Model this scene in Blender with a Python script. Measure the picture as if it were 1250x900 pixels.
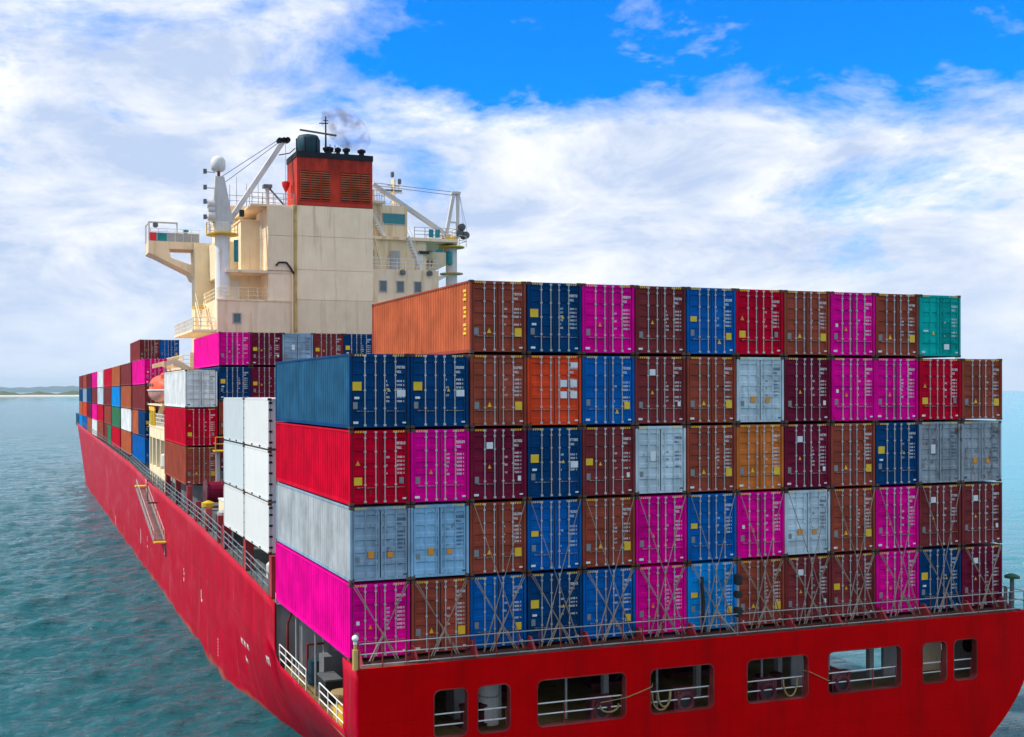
import bpy, bmesh, math, random
from mathutils import Vector, Matrix
random.seed(7)
R = math.radians
scn = bpy.context.scene
COL = scn.collection
for o in list(bpy.data.objects): bpy.data.objects.remove(o)

# ------------------------------------------------------------------ camera
CX, CY, CZ, YAW, PIT, ROL, F = -11.936, -38.322, 10.261, 0.31397, -0.00337, -0.0030, 1289.48
cd = bpy.data.cameras.new('camera'); cam = bpy.data.objects.new('camera', cd); COL.objects.link(cam)
f = Vector((math.sin(YAW)*math.cos(PIT), math.cos(YAW)*math.cos(PIT), math.sin(PIT)))
r0 = Vector((math.cos(YAW), -math.sin(YAW), 0)); u0 = r0.cross(f)
r = r0*math.cos(ROL)+u0*math.sin(ROL); u = u0*math.cos(ROL)-r0*math.sin(ROL)
m = Matrix((r, u, -f)).transposed().to_4x4(); m.translation = (CX, CY, CZ)
cam.matrix_world = m
cd.sensor_width = 36; cd.lens = F*36/1250; cd.shift_x = 182.75/1250; cd.shift_y = 32.5/1250
cd.clip_start = 0.5; cd.clip_end = 120000
scn.camera = cam

# ------------------------------------------------------------------ light
SUN = Vector((-0.66, 0.24, 0.80)).normalized()          # towards the sun: over the port bow quarter
elev = math.asin(SUN.z); az = math.atan2(SUN.x, SUN.y)
w = bpy.data.worlds.new('World'); scn.world = w; w.use_nodes = True
nt = w.node_tree; N = nt.nodes; Lk = nt.links
for n in list(N): N.remove(n)
def node(t, **k):
    n = N.new(t)
    for a, v in k.items(): setattr(n, a, v)
    return n
def mth(op, a, b=None, c=None):
    n = node('ShaderNodeMath', operation=op)
    for i, v in enumerate((a, b, c)):
        if v is None: continue
        if isinstance(v, (int, float)): n.inputs[i].default_value = v
        else: Lk.new(v, n.inputs[i])
    return n.outputs[0]
sky = node('ShaderNodeTexSky', sky_type='NISHITA', sun_disc=False, sun_elevation=elev, sun_rotation=az)
sky.air_density = 1.0; sky.dust_density = 0.3; sky.ozone_density = 3.5
tc = node('ShaderNodeTexCoord'); sep = node('ShaderNodeSeparateXYZ'); Lk.new(tc.outputs['Generated'], sep.inputs[0])
zz = mth('MAXIMUM', sep.outputs[2], 0.0)
den = mth('ADD', zz, 0.10)
comb = node('ShaderNodeCombineXYZ')
Lk.new(mth('DIVIDE', sep.outputs[0], den), comb.inputs[0]); Lk.new(mth('DIVIDE', sep.outputs[1], den), comb.inputs[1])
mp = node('ShaderNodeMapping'); mp.inputs['Scale'].default_value = (0.85, 0.85, 1); mp.inputs['Location'].default_value = (3.1, 7.4, 0.0); mp.inputs['Rotation'].default_value = (0, 0, R(-20))
Lk.new(comb.outputs[0], mp.inputs[0])
n1 = node('ShaderNodeTexNoise'); n1.inputs['Scale'].default_value = 0.95; n1.inputs['Detail'].default_value = 12; n1.inputs['Roughness'].default_value = 0.63; n1.inputs['Distortion'].default_value = 0.35
Lk.new(mp.outputs[0], n1.inputs['Vector'])
# one long blue break in an otherwise closed cloud deck
mg = node('ShaderNodeMapping', vector_type='TEXTURE'); mg.inputs['Location'].default_value = (1.62, 1.52, 0); mg.inputs['Rotation'].default_value = (0, 0, R(-30)); mg.inputs['Scale'].default_value = (1.25, 0.80, 1)
Lk.new(comb.outputs[0], mg.inputs[0])
vl = node('ShaderNodeVectorMath', operation='LENGTH'); Lk.new(mg.outputs[0], vl.inputs[0])
mpd = node('ShaderNodeMapping'); mpd.inputs['Scale'].default_value = (4.6, 4.6, 10.0); mpd.inputs['Location'].default_value = (2.7, 0.4, 1.3); Lk.new(tc.outputs['Generated'], mpd.inputs[0])
n3 = node('ShaderNodeTexNoise'); n3.inputs['Scale'].default_value = 1.25; n3.inputs['Detail'].default_value = 12; n3.inputs['Roughness'].default_value = 0.64; n3.inputs['Distortion'].default_value = 0.25; Lk.new(mpd.outputs[0], n3.inputs['Vector'])
gap = node('ShaderNodeMapRange', interpolation_type='SMOOTHSTEP'); Lk.new(vl.outputs['Value'], gap.inputs[0])
for k_, v_ in (('From Min', 0.55), ('From Max', 1.25), ('To Min', -0.10), ('To Max', 0.085)): gap.inputs[k_].default_value = v_
low = node('ShaderNodeMapRange', interpolation_type='SMOOTHSTEP'); Lk.new(zz, low.inputs[0])
for k_, v_ in (('From Min', 0.03), ('From Max', 0.17), ('To Min', 0.16), ('To Max', 0.0)): low.inputs[k_].default_value = v_
cov = mth('ADD', mth('ADD', mth('MULTIPLY', n1.outputs[0], 0.38), mth('MULTIPLY', n3.outputs[0], 0.62)), mth('ADD', gap.outputs[0], low.outputs[0]))
cr = node('ShaderNodeValToRGB'); Lk.new(cov, cr.inputs[0])
cr.color_ramp.elements[0].position = 0.42; cr.color_ramp.elements[0].color = (0, 0, 0, 1)
cr.color_ramp.elements[1].position = 0.565; cr.color_ramp.elements[1].color = (1, 1, 1, 1)
n2 = node('ShaderNodeTexNoise'); n2.inputs['Scale'].default_value = 1.9; n2.inputs['Detail'].default_value = 10; n2.inputs['Roughness'].default_value = 0.62; n2.inputs['Distortion'].default_value = 0.3
mp2 = node('ShaderNodeMapping'); mp2.inputs['Location'].default_value = (11.3, 2.2, 4); mp2.inputs['Scale'].default_value = (3.4, 3.4, 8.5); Lk.new(tc.outputs['Generated'], mp2.inputs[0]); Lk.new(mp2.outputs[0], n2.inputs['Vector'])
cr2 = node('ShaderNodeValToRGB'); Lk.new(n2.outputs[0], cr2.inputs[0])
cr2.color_ramp.elements[0].position = 0.39; cr2.color_ramp.elements[0].color = (2.7, 3.3, 4.5, 1)
cr2.color_ramp.elements[1].position = 0.70; cr2.color_ramp.elements[1].color = (5.9, 5.8, 5.65, 1)
# pale veil low over the sea
veil = node('ShaderNodeMapRange', interpolation_type='SMOOTHSTEP'); Lk.new(zz, veil.inputs[0])
for k_, v_ in (('From Min', 0.0), ('From Max', 0.13), ('To Min', 0.7), ('To Max', 0.0)): veil.inputs[k_].default_value = v_
vm = node('ShaderNodeMix', data_type='RGBA'); Lk.new(veil.outputs[0], vm.inputs['Factor']); Lk.new(cr2.outputs[0], vm.inputs['A']); vm.inputs['B'].default_value = (3.3, 3.9, 4.95, 1)
cmix = node('ShaderNodeMix', data_type='RGBA'); Lk.new(cr.outputs[0], cmix.inputs['Factor'])
blue = node('ShaderNodeMix', data_type='RGBA', blend_type='MULTIPLY'); blue.inputs['Factor'].default_value = 1
Lk.new(sky.outputs[0], blue.inputs['A']); blue.inputs['B'].default_value = (0.0, 0.55, 1.25, 1)
Lk.new(blue.outputs['Result'], cmix.inputs['A']); Lk.new(vm.outputs['Result'], cmix.inputs['B'])
bg = node('ShaderNodeBackground'); bg.inputs[1].default_value = 0.1; Lk.new(cmix.outputs['Result'], bg.inputs[0])
wo = node('ShaderNodeOutputWorld'); Lk.new(bg.outputs[0], wo.inputs[0])
sd = bpy.data.lights.new('sun', 'SUN'); sd.energy = 2.15; sd.angle = R(1.2); sd.color = (1, 0.95, 0.86)
so = bpy.data.objects.new('sun', sd); COL.objects.link(so); so.rotation_euler = SUN.to_track_quat('Z', 'Y').to_euler(); so.location = (-60, 30, 90)
scn.view_settings.view_transform = 'Standard'; scn.view_settings.look = 'None'; scn.view_settings.gamma = 1; scn.view_settings.exposure = 1.05
scn.render.engine = 'CYCLES'

# ------------------------------------------------------------------ materials
def s2l(c):
    return tuple(((v/255)/12.92 if v/255 <= 0.04045 else ((v/255+0.055)/1.055)**2.4) for v in c)
MATS = {}
def paint(name, col, rough=0.5, var=0.25, rust=0.0, streak=0.25, metal=0.0, bump=0.0, spec=0.2, dust=0.06, rustcol=(0.16, 0.055, 0.02), rscale=1.7):
    m = bpy.data.materials.new(name); m.use_nodes = True; t = m.node_tree; b = t.nodes['Principled BSDF']
    L = t.links.new
    geo = t.nodes.new('ShaderNodeNewGeometry')
    oi = t.nodes.new('ShaderNodeObjectInfo')
    ad = t.nodes.new('ShaderNodeVectorMath'); ad.operation = 'ADD'; L(geo.outputs['Position'], ad.inputs[0])
    sc = t.nodes.new('ShaderNodeVectorMath'); sc.operation = 'SCALE'; sc.inputs[0].default_value = (0, 0, 0); L(ad.outputs[0], sc.inputs[0]); sc.inputs['Scale'].default_value = 1
    na = t.nodes.new('ShaderNodeTexNoise'); na.inputs['Scale'].default_value = 0.8; na.inputs['Detail'].default_value = 5; L(sc.outputs[0], na.inputs['Vector'])
    mpn = t.nodes.new('ShaderNodeMapping'); mpn.inputs['Scale'].default_value = (5, 5, 0.45); L(sc.outputs[0], mpn.inputs[0])
    nb = t.nodes.new('ShaderNodeTexNoise'); nb.inputs['Scale'].default_value = 1.0; nb.inputs['Detail'].default_value = 4; L(mpn.outputs[0], nb.inputs['Vector'])
    def ramp(src, a, c):
        q = t.nodes.new('ShaderNodeMapRange'); q.inputs['From Min'].default_value = a; q.inputs['From Max'].default_value = c; L(src, q.inputs[0]); return q.outputs[0]
    def mixc(fac, A, B):
        q = t.nodes.new('ShaderNodeMix'); q.data_type = 'RGBA'
        if isinstance(fac, (int, float)): q.inputs['Factor'].default_value = fac
        else: L(fac, q.inputs['Factor'])
        for s, v in (('A', A), ('B', B)):
            if isinstance(v, tuple): q.inputs[s].default_value = (*v[:3], 1)
            else: L(v, q.inputs[s])
        return q.outputs['Result']
    def mul(a, k):
        q = t.nodes.new('ShaderNodeMath'); q.operation = 'MULTIPLY'; L(a, q.inputs[0]); q.inputs[1].default_value = k; return q.outputs[0]
    dark = tuple(c*(1-var) for c in col); lite = tuple(min(1, c*(1+var*0.6)) for c in col)
    c = mixc(ramp(na.outputs[0], 0.3, 0.7), dark, lite)
    grime = tuple(v*0.45+(0.02 if dust else 0) for v in col)
    c = mixc(mul(ramp(nb.outputs[0], 0.5, 0.8), streak), c, grime)
    if dust: c = mixc(mul(ramp(na.outputs[0], 0.45, 0.75), dust*2), c, (0.45, 0.42, 0.38))
    if rust:
        nr = t.nodes.new('ShaderNodeTexNoise'); nr.inputs['Scale'].default_value = rscale; nr.inputs['Detail'].default_value = 8; nr.inputs['Roughness'].default_value = 0.68
        mr = t.nodes.new('ShaderNodeMapping'); mr.inputs['Scale'].default_value = (1.6, 1.6, 0.8); L(sc.outputs[0], mr.inputs[0]); L(mr.outputs[0], nr.inputs['Vector'])
        c = mixc(ramp(nr.outputs[0], 0.72-rust*0.3, 0.80-rust*0.2), c, rustcol)
    hs = t.nodes.new('ShaderNodeHueSaturation'); L(c, hs.inputs['Color'])
    vr = t.nodes.new('ShaderNodeMapRange'); vr.inputs['To Min'].default_value = 0.9; vr.inputs['To Max'].default_value = 1.08; L(oi.outputs['Random'], vr.inputs[0]); L(vr.outputs[0], hs.inputs['Value'])
    L(hs.outputs[0], b.inputs['Base Color'])
    b.inputs['Roughness'].default_value = rough; b.inputs['Metallic'].default_value = metal; b.inputs['Specular IOR Level'].default_value = spec
    if bump:
        bn = t.nodes.new('ShaderNodeBump'); bn.inputs['Strength'].default_value = bump; bn.inputs['Distance'].default_value = 0.02; L(na.outputs[0], bn.inputs['Height']); L(bn.outputs[0], b.inputs['Normal'])
    MATS[name] = m; return m
def plain(name, col, rough=0.5, metal=0.0):
    m = bpy.data.materials.new(name); m.use_nodes = True; t = m.node_tree; b = t.nodes['Principled BSDF']
    nz = t.nodes.new('ShaderNodeTexNoise'); nz.inputs['Scale'].default_value = 3; nz.inputs['Detail'].default_value = 3
    g = t.nodes.new('ShaderNodeNewGeometry'); t.links.new(g.outputs['Position'], nz.inputs['Vector'])
    mx = t.nodes.new('ShaderNodeMix'); mx.data_type = 'RGBA'; t.links.new(nz.outputs[0], mx.inputs['Factor'])
    mx.inputs['A'].default_value = (*[c*0.75 for c in col], 1); mx.inputs['B'].default_value = (*[min(1, c*1.2) for c in col], 1)
    t.links.new(mx.outputs['Result'], b.inputs['Base Color'])
    b.inputs['Roughness'].default_value = rough; b.inputs['Metallic'].default_value = metal
    MATS[name] = m; return m
# container paints (name -> base colour)
CC = dict(
 brown=(0.345, 0.068, 0.040), rust=(0.50, 0.118, 0.048), maroon=(0.225, 0.036, 0.038), plum=(0.185, 0.010, 0.036), crimson=(0.62, 0.0, 0.026),
 red=(0.80, 0.070, 0.022), pink=(0.86, 0.0, 0.30), navy=(0.001, 0.052, 0.17), blue=(0.002, 0.115, 0.42), azure=(0.004, 0.28, 0.74),
 teal=(0.002, 0.42, 0.38), green=(0.05, 0.20, 0.10), lightgrey=(0.56, 0.66, 0.72), greyblue=(0.30, 0.42, 0.54), skyblue=(0.28, 0.50, 0.70),
 worn=(0.34, 0.38, 0.42), ochre=(0.62, 0.17, 0.035), white=(0.78, 0.79, 0.78), steelblue=(0.022, 0.105, 0.20), greyblue_lit=(0.45, 0.48, 0.50))
for k, c in CC.items():
    old = k in ('worn', 'greyblue', 'lightgrey', 'skyblue', 'greyblue_lit')
    paint('paint_'+k, c, 0.5, 0.26, rust={'worn': 0.55, 'greyblue': 0.45, 'skyblue': 0.42, 'lightgrey': 0.22, 'greyblue_lit': 0.2}.get(k, 0.2), streak=0.6 if old else 0.5, bump=0.35, dust=0.0, spec=0.04)
paint('reefer_white', (0.76, 0.755, 0.735), 0.4, 0.06, rust=0.1, streak=0.12, dust=0.02)
paint('reefer_blue', (0.60, 0.655, 0.67), 0.4, 0.06, rust=0.12, streak=0.15, dust=0.02)
paint('hull_aft_frame', (0.10, 0.05, 0.035), 0.7, 0.3, rust=0.5)
paint('cream', (0.97, 0.745, 0.505), 0.55, 0.08, rust=0.16, streak=0.14, dust=0.02, rustcol=(0.42, 0.20, 0.07), rscale=0.9)
paint('cream_light', (0.92, 0.76, 0.50), 0.55, 0.08, rust=0.14, streak=0.14, dust=0.02, rustcol=(0.42, 0.20, 0.07))
paint('white_steel', (0.78, 0.77, 0.73), 0.5, 0.12, rust=0.22, streak=0.25, rustcol=(0.36, 0.16, 0.06))
paint('crane_grey', (0.66, 0.63, 0.60), 0.5, 0.15, rust=0.25, streak=0.3, rustcol=(0.36, 0.16, 0.06))
paint('funnel_red', (0.60, 0.055, 0.032), 0.55, 0.2, streak=0.35, dust=0.0, spec=0.06)
paint('slat_rust', (0.46, 0.11, 0.035), 0.6, 0.3, rust=0.3)
paint('soot', (0.014, 0.02, 0.026), 0.7, 0.3, dust=0)
paint('soot_blue', (0.02, 0.06, 0.085), 0.6, 0.4, dust=0.0)
paint('yellow', (0.72, 0.46, 0.03), 0.55, 0.2, rust=0.4)
paint('ochre_pipe', (0.62, 0.42, 0.14), 0.6, 0.3, rust=0.5, rustcol=(0.40, 0.17, 0.04))
paint('deck_grey', (0.13, 0.14, 0.13), 0.7, 0.3, rust=0.45)
paint('deck_ochre', (0.22, 0.15, 0.05), 0.75, 0.4, rust=0.55)
paint('inner_grey', (0.40, 0.42, 0.42), 0.6, 0.2, rust=0.25, streak=0.4)
paint('coaming', (0.14, 0.15, 0.16), 0.65, 0.3, rust=0.35)
paint('rail_grey', (0.40, 0.40, 0.40), 0.5, 0.2, rust=0.35, rscale=4)
paint('rail_dark', (0.17, 0.21, 0.25), 0.5, 0.2, rust=0.3, rscale=4)
paint('rail_red', (0.24, 0.03, 0.03), 0.55, 0.3, rust=0.3)
paint('pedestal_red', (0.40, 0.035, 0.04), 0.55, 0.2, rust=0.25)
paint('galv', (0.56, 0.54, 0.53), 0.45, 0.15, metal=0.15, rust=0.12, rscale=5)
paint('rod_steel', (0.34, 0.27, 0.21), 0.5, 0.2, metal=0.2, rust=0.45, rscale=5)
paint('winch', (0.10, 0.018, 0.028), 0.6, 0.3, rust=0.2)
paint('green_gear', (0.03, 0.12, 0.06), 0.6, 0.3)
paint('orange_boat', (0.78, 0.10, 0.035), 0.5, 0.15, dust=0.08)
paint('boat_pink', (0.80, 0.36, 0.30), 0.6, 0.2)
paint('teal_gear', (0.02, 0.26, 0.28), 0.5, 0.2)
paint('aluminium', (0.42, 0.38, 0.34), 0.4, 0.15, metal=0.4)
plain('black', (0.012, 0.012, 0.014), 0.6)
plain('gasket', (0.015, 0.013, 0.014), 0.8)
plain('letter_white', (0.78, 0.78, 0.78), 0.6)
plain('letter_dark', (0.03, 0.06, 0.12), 0.6)
plain('sticker_yellow', (0.85, 0.52, 0.01), 0.5)
plain('sticker_grey', (0.22, 0.23, 0.24), 0.5)
plain('sticker_white', (0.75, 0.78, 0.80), 0.5)
plain('sticker_blue', (0.03, 0.12, 0.5), 0.5)
plain('sticker_orange', (0.80, 0.28, 0.01), 0.5)
plain('globe', (0.85, 0.85, 0.80), 0.25)
plain('rope', (0.34, 0.24, 0.10), 0.9)
plain('cable', (0.22, 0.26, 0.34), 0.6)
plain('hook_red', (0.75, 0.015, 0.02), 0.4)
plain('mark_white', (0.80, 0.76, 0.76), 0.6)
gl = plain('glass', (0.03, 0.07, 0.085), 0.06); gl.node_tree.nodes['Principled BSDF'].inputs['Specular IOR Level'].default_value = 0.9
gt = plain('glass_teal', (0.01, 0.22, 0.25), 0.08)

def hull_mat():
    m = paint('hull_red', (0.49, 0.0, 0.022), 0.42, 0.14, rust=0.03, streak=0.30, bump=0.15, dust=0.0, rscale=0.5, spec=0.04)
    t = m.node_tree; b = t.nodes['Principled BSDF']; L = t.links.new
    src = b.inputs['Base Color'].links[0].from_socket
    g = t.nodes.new('ShaderNodeNewGeometry'); s = t.nodes.new('ShaderNodeSeparateXYZ'); L(g.outputs['Position'], s.inputs[0])
    nz = t.nodes.new('ShaderNodeTexNoise'); nz.inputs['Scale'].default_value = 0.35; nz.inputs['Detail'].default_value = 6
    mpp = t.nodes.new('ShaderNodeMapping'); mpp.inputs['Scale'].default_value = (1, 1, 0.25); L(g.outputs['Position'], mpp.inputs[0]); L(mpp.outputs[0], nz.inputs['Vector'])
    a = t.nodes.new('ShaderNodeMath'); a.operation = 'MULTIPLY_ADD'; L(nz.outputs[0], a.inputs[0]); a.inputs[1].default_value = -1.6; L(s.outputs[2], a.inputs[2])
    q = t.nodes.new('ShaderNodeMapRange'); q.inputs['From Min'].default_value = -7.75; q.inputs['From Max'].default_value = -8.1; L(a.outputs[0], q.inputs[0])
    x = t.nodes.new('ShaderNodeMix'); x.data_type = 'RGBA'; L(q.outputs[0], x.inputs['Factor']); L(src, x.inputs['A']); x.inputs['B'].default_value = (0.36, 0.09, 0.06, 1)
    # scuffed, chalky lower strakes; their growth forward is haze put into the paint
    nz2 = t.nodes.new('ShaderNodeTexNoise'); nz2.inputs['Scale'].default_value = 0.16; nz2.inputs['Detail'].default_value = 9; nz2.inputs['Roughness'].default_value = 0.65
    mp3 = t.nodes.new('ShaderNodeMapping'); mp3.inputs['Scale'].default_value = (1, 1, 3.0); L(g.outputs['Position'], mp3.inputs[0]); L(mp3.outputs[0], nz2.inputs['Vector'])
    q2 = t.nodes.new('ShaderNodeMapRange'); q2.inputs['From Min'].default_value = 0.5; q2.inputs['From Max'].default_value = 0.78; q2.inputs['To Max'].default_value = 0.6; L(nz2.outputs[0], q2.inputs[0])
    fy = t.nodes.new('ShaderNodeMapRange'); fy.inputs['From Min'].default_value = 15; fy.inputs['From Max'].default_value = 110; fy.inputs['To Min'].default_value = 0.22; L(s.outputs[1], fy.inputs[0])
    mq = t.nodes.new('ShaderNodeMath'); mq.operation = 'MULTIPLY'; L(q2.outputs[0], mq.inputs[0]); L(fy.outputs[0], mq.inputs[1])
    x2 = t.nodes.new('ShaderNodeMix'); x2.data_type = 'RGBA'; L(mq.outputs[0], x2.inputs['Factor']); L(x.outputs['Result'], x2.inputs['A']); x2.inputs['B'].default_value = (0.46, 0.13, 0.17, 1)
    L(x2.outputs['Result'], b.inputs['Base Color'])
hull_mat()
paint('transom_red', (0.58, 0.0, 0.002), 0.5, 0.10, rust=0.02, streak=0.18, bump=0.15, dust=0.0, rscale=0.5, spec=0.03)

def runs(name, col, sx, sz, lo, hi, amt, top=None, base=None):
    """vertical stains running down the plating"""
    m = MATS[name]; t = m.node_tree; b = t.nodes['Principled BSDF']; L = t.links.new
    src = b.inputs['Base Color'].links[0].from_socket
    g = t.nodes.new('ShaderNodeNewGeometry'); mpp = t.nodes.new('ShaderNodeMapping'); mpp.inputs['Scale'].default_value = (sx, sx, sz); L(g.outputs['Position'], mpp.inputs[0])
    n = t.nodes.new('ShaderNodeTexNoise'); n.inputs['Scale'].default_value = 1; n.inputs['Detail'].default_value = 5; n.inputs['Roughness'].default_value = 0.6; L(mpp.outputs[0], n.inputs['Vector'])
    q = t.nodes.new('ShaderNodeMapRange'); q.inputs['From Min'].default_value = lo; q.inputs['From Max'].default_value = hi; q.inputs['To Max'].default_value = amt; L(n.outputs[0], q.inputs[0])
    fac = q.outputs[0]
    if top is not None:
        s = t.nodes.new('ShaderNodeSeparateXYZ'); L(g.outputs['Position'], s.inputs[0])
        h = t.nodes.new('ShaderNodeMapRange'); h.inputs['From Min'].default_value = base; h.inputs['From Max'].default_value = top; L(s.outputs[2], h.inputs[0])
        k = t.nodes.new('ShaderNodeMath'); k.operation = 'MULTIPLY'; L(fac, k.inputs[0]); L(h.outputs[0], k.inputs[1]); fac = k.outputs[0]
    x = t.nodes.new('ShaderNodeMix'); x.data_type = 'RGBA'; L(fac, x.inputs['Factor']); L(src, x.inputs['A']); x.inputs['B'].default_value = (*col, 1)
    L(x.outputs['Result'], b.inputs['Base Color'])
runs('cream', (0.50, 0.30, 0.12), 1.3, 0.10, 0.55, 0.70, 0.62); runs('cream', (0.42, 0.36, 0.30), 0.5, 0.2, 0.5, 0.8, 0.22)
runs('cream_light', (0.50, 0.30, 0.12), 1.6, 0.15, 0.55, 0.70, 0.6)
runs('white_steel', (0.45, 0.22, 0.08), 2.0, 0.2, 0.60, 0.74, 0.6)
runs('funnel_red', (0.03, 0.012, 0.012), 1.2, 0.25, 0.30, 0.62, 0.85, 32.6, 29.5)
runs('hull_red', (0.22, 0.015, 0.018), 0.6, 0.05, 0.52, 0.70, 0.6); runs('hull_red', (0.50, 0.10, 0.13), 1.1, 0.07, 0.58, 0.72, 0.4)
runs('transom_red', (0.24, 0.004, 0.004), 0.7, 0.08, 0.52, 0.72, 0.5)
def plating(name, w_, h_, depth, ax):
    """welded plate seams as fine relief"""
    m = MATS[name]; t = m.node_tree; b = t.nodes['Principled BSDF']; L = t.links.new
    g = t.nodes.new('ShaderNodeNewGeometry'); s = t.nodes.new('ShaderNodeSeparateXYZ'); L(g.outputs['Position'], s.inputs[0]); c = t.nodes.new('ShaderNodeCombineXYZ')
    L(s.outputs[ax], c.inputs[0]); L(s.outputs[2], c.inputs[1])
    br = t.nodes.new('ShaderNodeTexBrick'); br.inputs['Scale'].default_value = 1; br.inputs['Brick Width'].default_value = w_; br.inputs['Row Height'].default_value = h_; br.inputs['Mortar Size'].default_value = 0.02; br.inputs['Mortar Smooth'].default_value = 1
    br.inputs['Color1'].default_value = (1, 1, 1, 1); br.inputs['Color2'].default_value = (0.9, 0.9, 0.9, 1); br.inputs['Mortar'].default_value = (0, 0, 0, 1); L(c.outputs[0], br.inputs['Vector'])
    nz = t.nodes.new('ShaderNodeTexNoise'); nz.inputs['Scale'].default_value = 0.55; nz.inputs['Detail'].default_value = 2; L(c.outputs[0], nz.inputs['Vector'])
    ad = t.nodes.new('ShaderNodeMath'); ad.operation = 'MULTIPLY_ADD'; L(nz.outputs[0], ad.inputs[0]); ad.inputs[1].default_value = 2.5; L(br.outputs['Color'], ad.inputs[2])
    bp = t.nodes.new('ShaderNodeBump'); bp.inputs['Strength'].default_value = 0.6; bp.inputs['Distance'].default_value = depth; L(ad.outputs[0], bp.inputs['Height']); L(bp.outputs[0], b.inputs['Normal'])
plating('hull_red', 8.0, 2.3, 0.03, 1); plating('transom_red', 6.5, 2.1, 0.02, 0); plating('cream', 5, 40, 0.012, 0)

# ------------------------------------------------------------------ mesh helpers
class MB:
    def __init__(s): s.v = []; s.f = []
    def add(s, vs, fs):
        o = len(s.v); s.v += [tuple(p) for p in vs]; s.f += [tuple(i+o for i in q) for q in fs]; return s
    def box(s, x0, x1, y0, y1, z0, z1):
        return s.add([(x0,y0,z0),(x1,y0,z0),(x1,y1,z0),(x0,y1,z0),(x0,y0,z1),(x1,y0,z1),(x1,y1,z1),(x0,y1,z1)],
                     [(0,3,2,1),(4,5,6,7),(0,1,5,4),(1,2,6,5),(2,3,7,6),(3,0,4,7)])
    def cyl(s, p0, p1, r0, r1=None, n=8, caps=True):
        r1 = r0 if r1 is None else r1
        p0 = Vector(p0); p1 = Vector(p1); d = (p1-p0).normalized()
        a = d.orthogonal().normalized(); b = d.cross(a)
        vs = [p0+(a*math.cos(2*math.pi*i/n)+b*math.sin(2*math.pi*i/n))*r0 for i in range(n)]+[p1+(a*math.cos(2*math.pi*i/n)+b*math.sin(2*math.pi*i/n))*r1 for i in range(n)]
        fs = [(i, (i+1) % n, n+(i+1) % n, n+i) for i in range(n)]
        if caps: fs += [tuple(range(n-1, -1, -1)), tuple(range(n, 2*n))]
        return s.add(vs, fs)
    def tube(s, pts, rad, n=6):
        for a, b in zip(pts[:-1], pts[1:]): s.cyl(a, b, rad, rad, n)
        return s
    def bar(s, p0, p1, w, h, up=(0, 0, 1)):
        p0 = Vector(p0); p1 = Vector(p1); d = (p1-p0).normalized(); a = d.cross(Vector(up))
        if a.length < 1e-4: a = d.orthogonal()
        a.normalize(); b = a.cross(d).normalized()
        c = [(-1,-1),(1,-1),(1,1),(-1,1)]
        vs = [p0+a*i*w/2+b*j*h/2 for i, j in c]+[p1+a*i*w/2+b*j*h/2 for i, j in c]
        return s.add(vs, [(3,2,1,0),(4,5,6,7),(0,1,5,4),(1,2,6,5),(2,3,7,6),(3,0,4,7)])
    def prism(s, poly, axis, a0, a1):
        def P(q, t): return {'x': (t, q[0], q[1]), 'y': (q[0], t, q[1]), 'z': (q[0], q[1], t)}[axis]
        n = len(poly)
        return s.add([P(q, a0) for q in poly]+[P(q, a1) for q in poly], [tuple(range(n)), tuple(range(2*n-1, n-1, -1))]+[(i, (i+1) % n, n+(i+1) % n, n+i) for i in range(n)])
    def lathe(s, prof, c, n=16):
        vs = []; fs = []
        for rr, z in prof: vs += [(c[0]+rr*math.cos(2*math.pi*i/n), c[1]+rr*math.sin(2*math.pi*i/n), c[2]+z) for i in range(n)]
        for k in range(len(prof)-1): fs += [(k*n+i, k*n+(i+1) % n, (k+1)*n+(i+1) % n, (k+1)*n+i) for i in range(n)]
        fs += [tuple(range(n-1, -1, -1)), tuple(range((len(prof)-1)*n, len(prof)*n))]
        return s.add(vs, fs)
    def mesh(s, name, fix=True):
        me = bpy.data.meshes.new(name); me.from_pydata(s.v, [], s.f)
        if fix:
            bm = bmesh.new(); bm.from_mesh(me); bmesh.ops.recalc_face_normals(bm, faces=bm.faces); bm.to_mesh(me); bm.free()
        return me
    def build(s, name, mat, parent=None, smooth=False, fix=True):
        return link(name, s.mesh(name, fix), mat, parent, smooth)
def link(name, me, mat, parent=None, smooth=False, loc=None):
    o = bpy.data.objects.new(name, me); COL.objects.link(o)
    if not me.materials: me.materials.append(MATS[mat])
    else:
        o.material_slots[0].link = 'OBJECT'; o.material_slots[0].material = MATS[mat]
    if smooth: me.polygons.foreach_set('use_smooth', [True]*len(me.polygons))
    if loc: o.location = loc
    if parent is not None:
        o.parent = parent
        if parent is SHIP: o.matrix_parent_inverse = SHIPINV
    return o
def inst(name, me, mat, parent, loc=None):
    """object that shares a mesh and carries its own material"""
    o = bpy.data.objects.new(name, me); COL.objects.link(o)
    if not me.materials: me.materials.append(None)
    o.material_slots[0].link = 'OBJECT'; o.material_slots[0].material = MATS[mat]
    if loc: o.location = loc
    if parent is not None:
        o.parent = parent
        if parent is SHIP: o.matrix_parent_inverse = SHIPINV
    return o
def tag(o, label=None, cat=None, group=None, kind=None):
    if label: o['label'] = label
    if cat: o['category'] = cat
    if group: o['group'] = group
    if kind: o['kind'] = kind
    return o
def empty(name, loc):
    o = bpy.data.objects.new(name, None); COL.objects.link(o); o.location = loc; o.empty_display_size = 0.3; return o
SHIP = empty('container_ship', (16.25, 60, -7.2)); SHIPINV = Matrix.Translation((-16.25, -60, 7.2))
tag(SHIP, 'large red container ship with cream deckhouse, red funnel and open mooring deck', 'ship')
MATS['none'] = None

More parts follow.
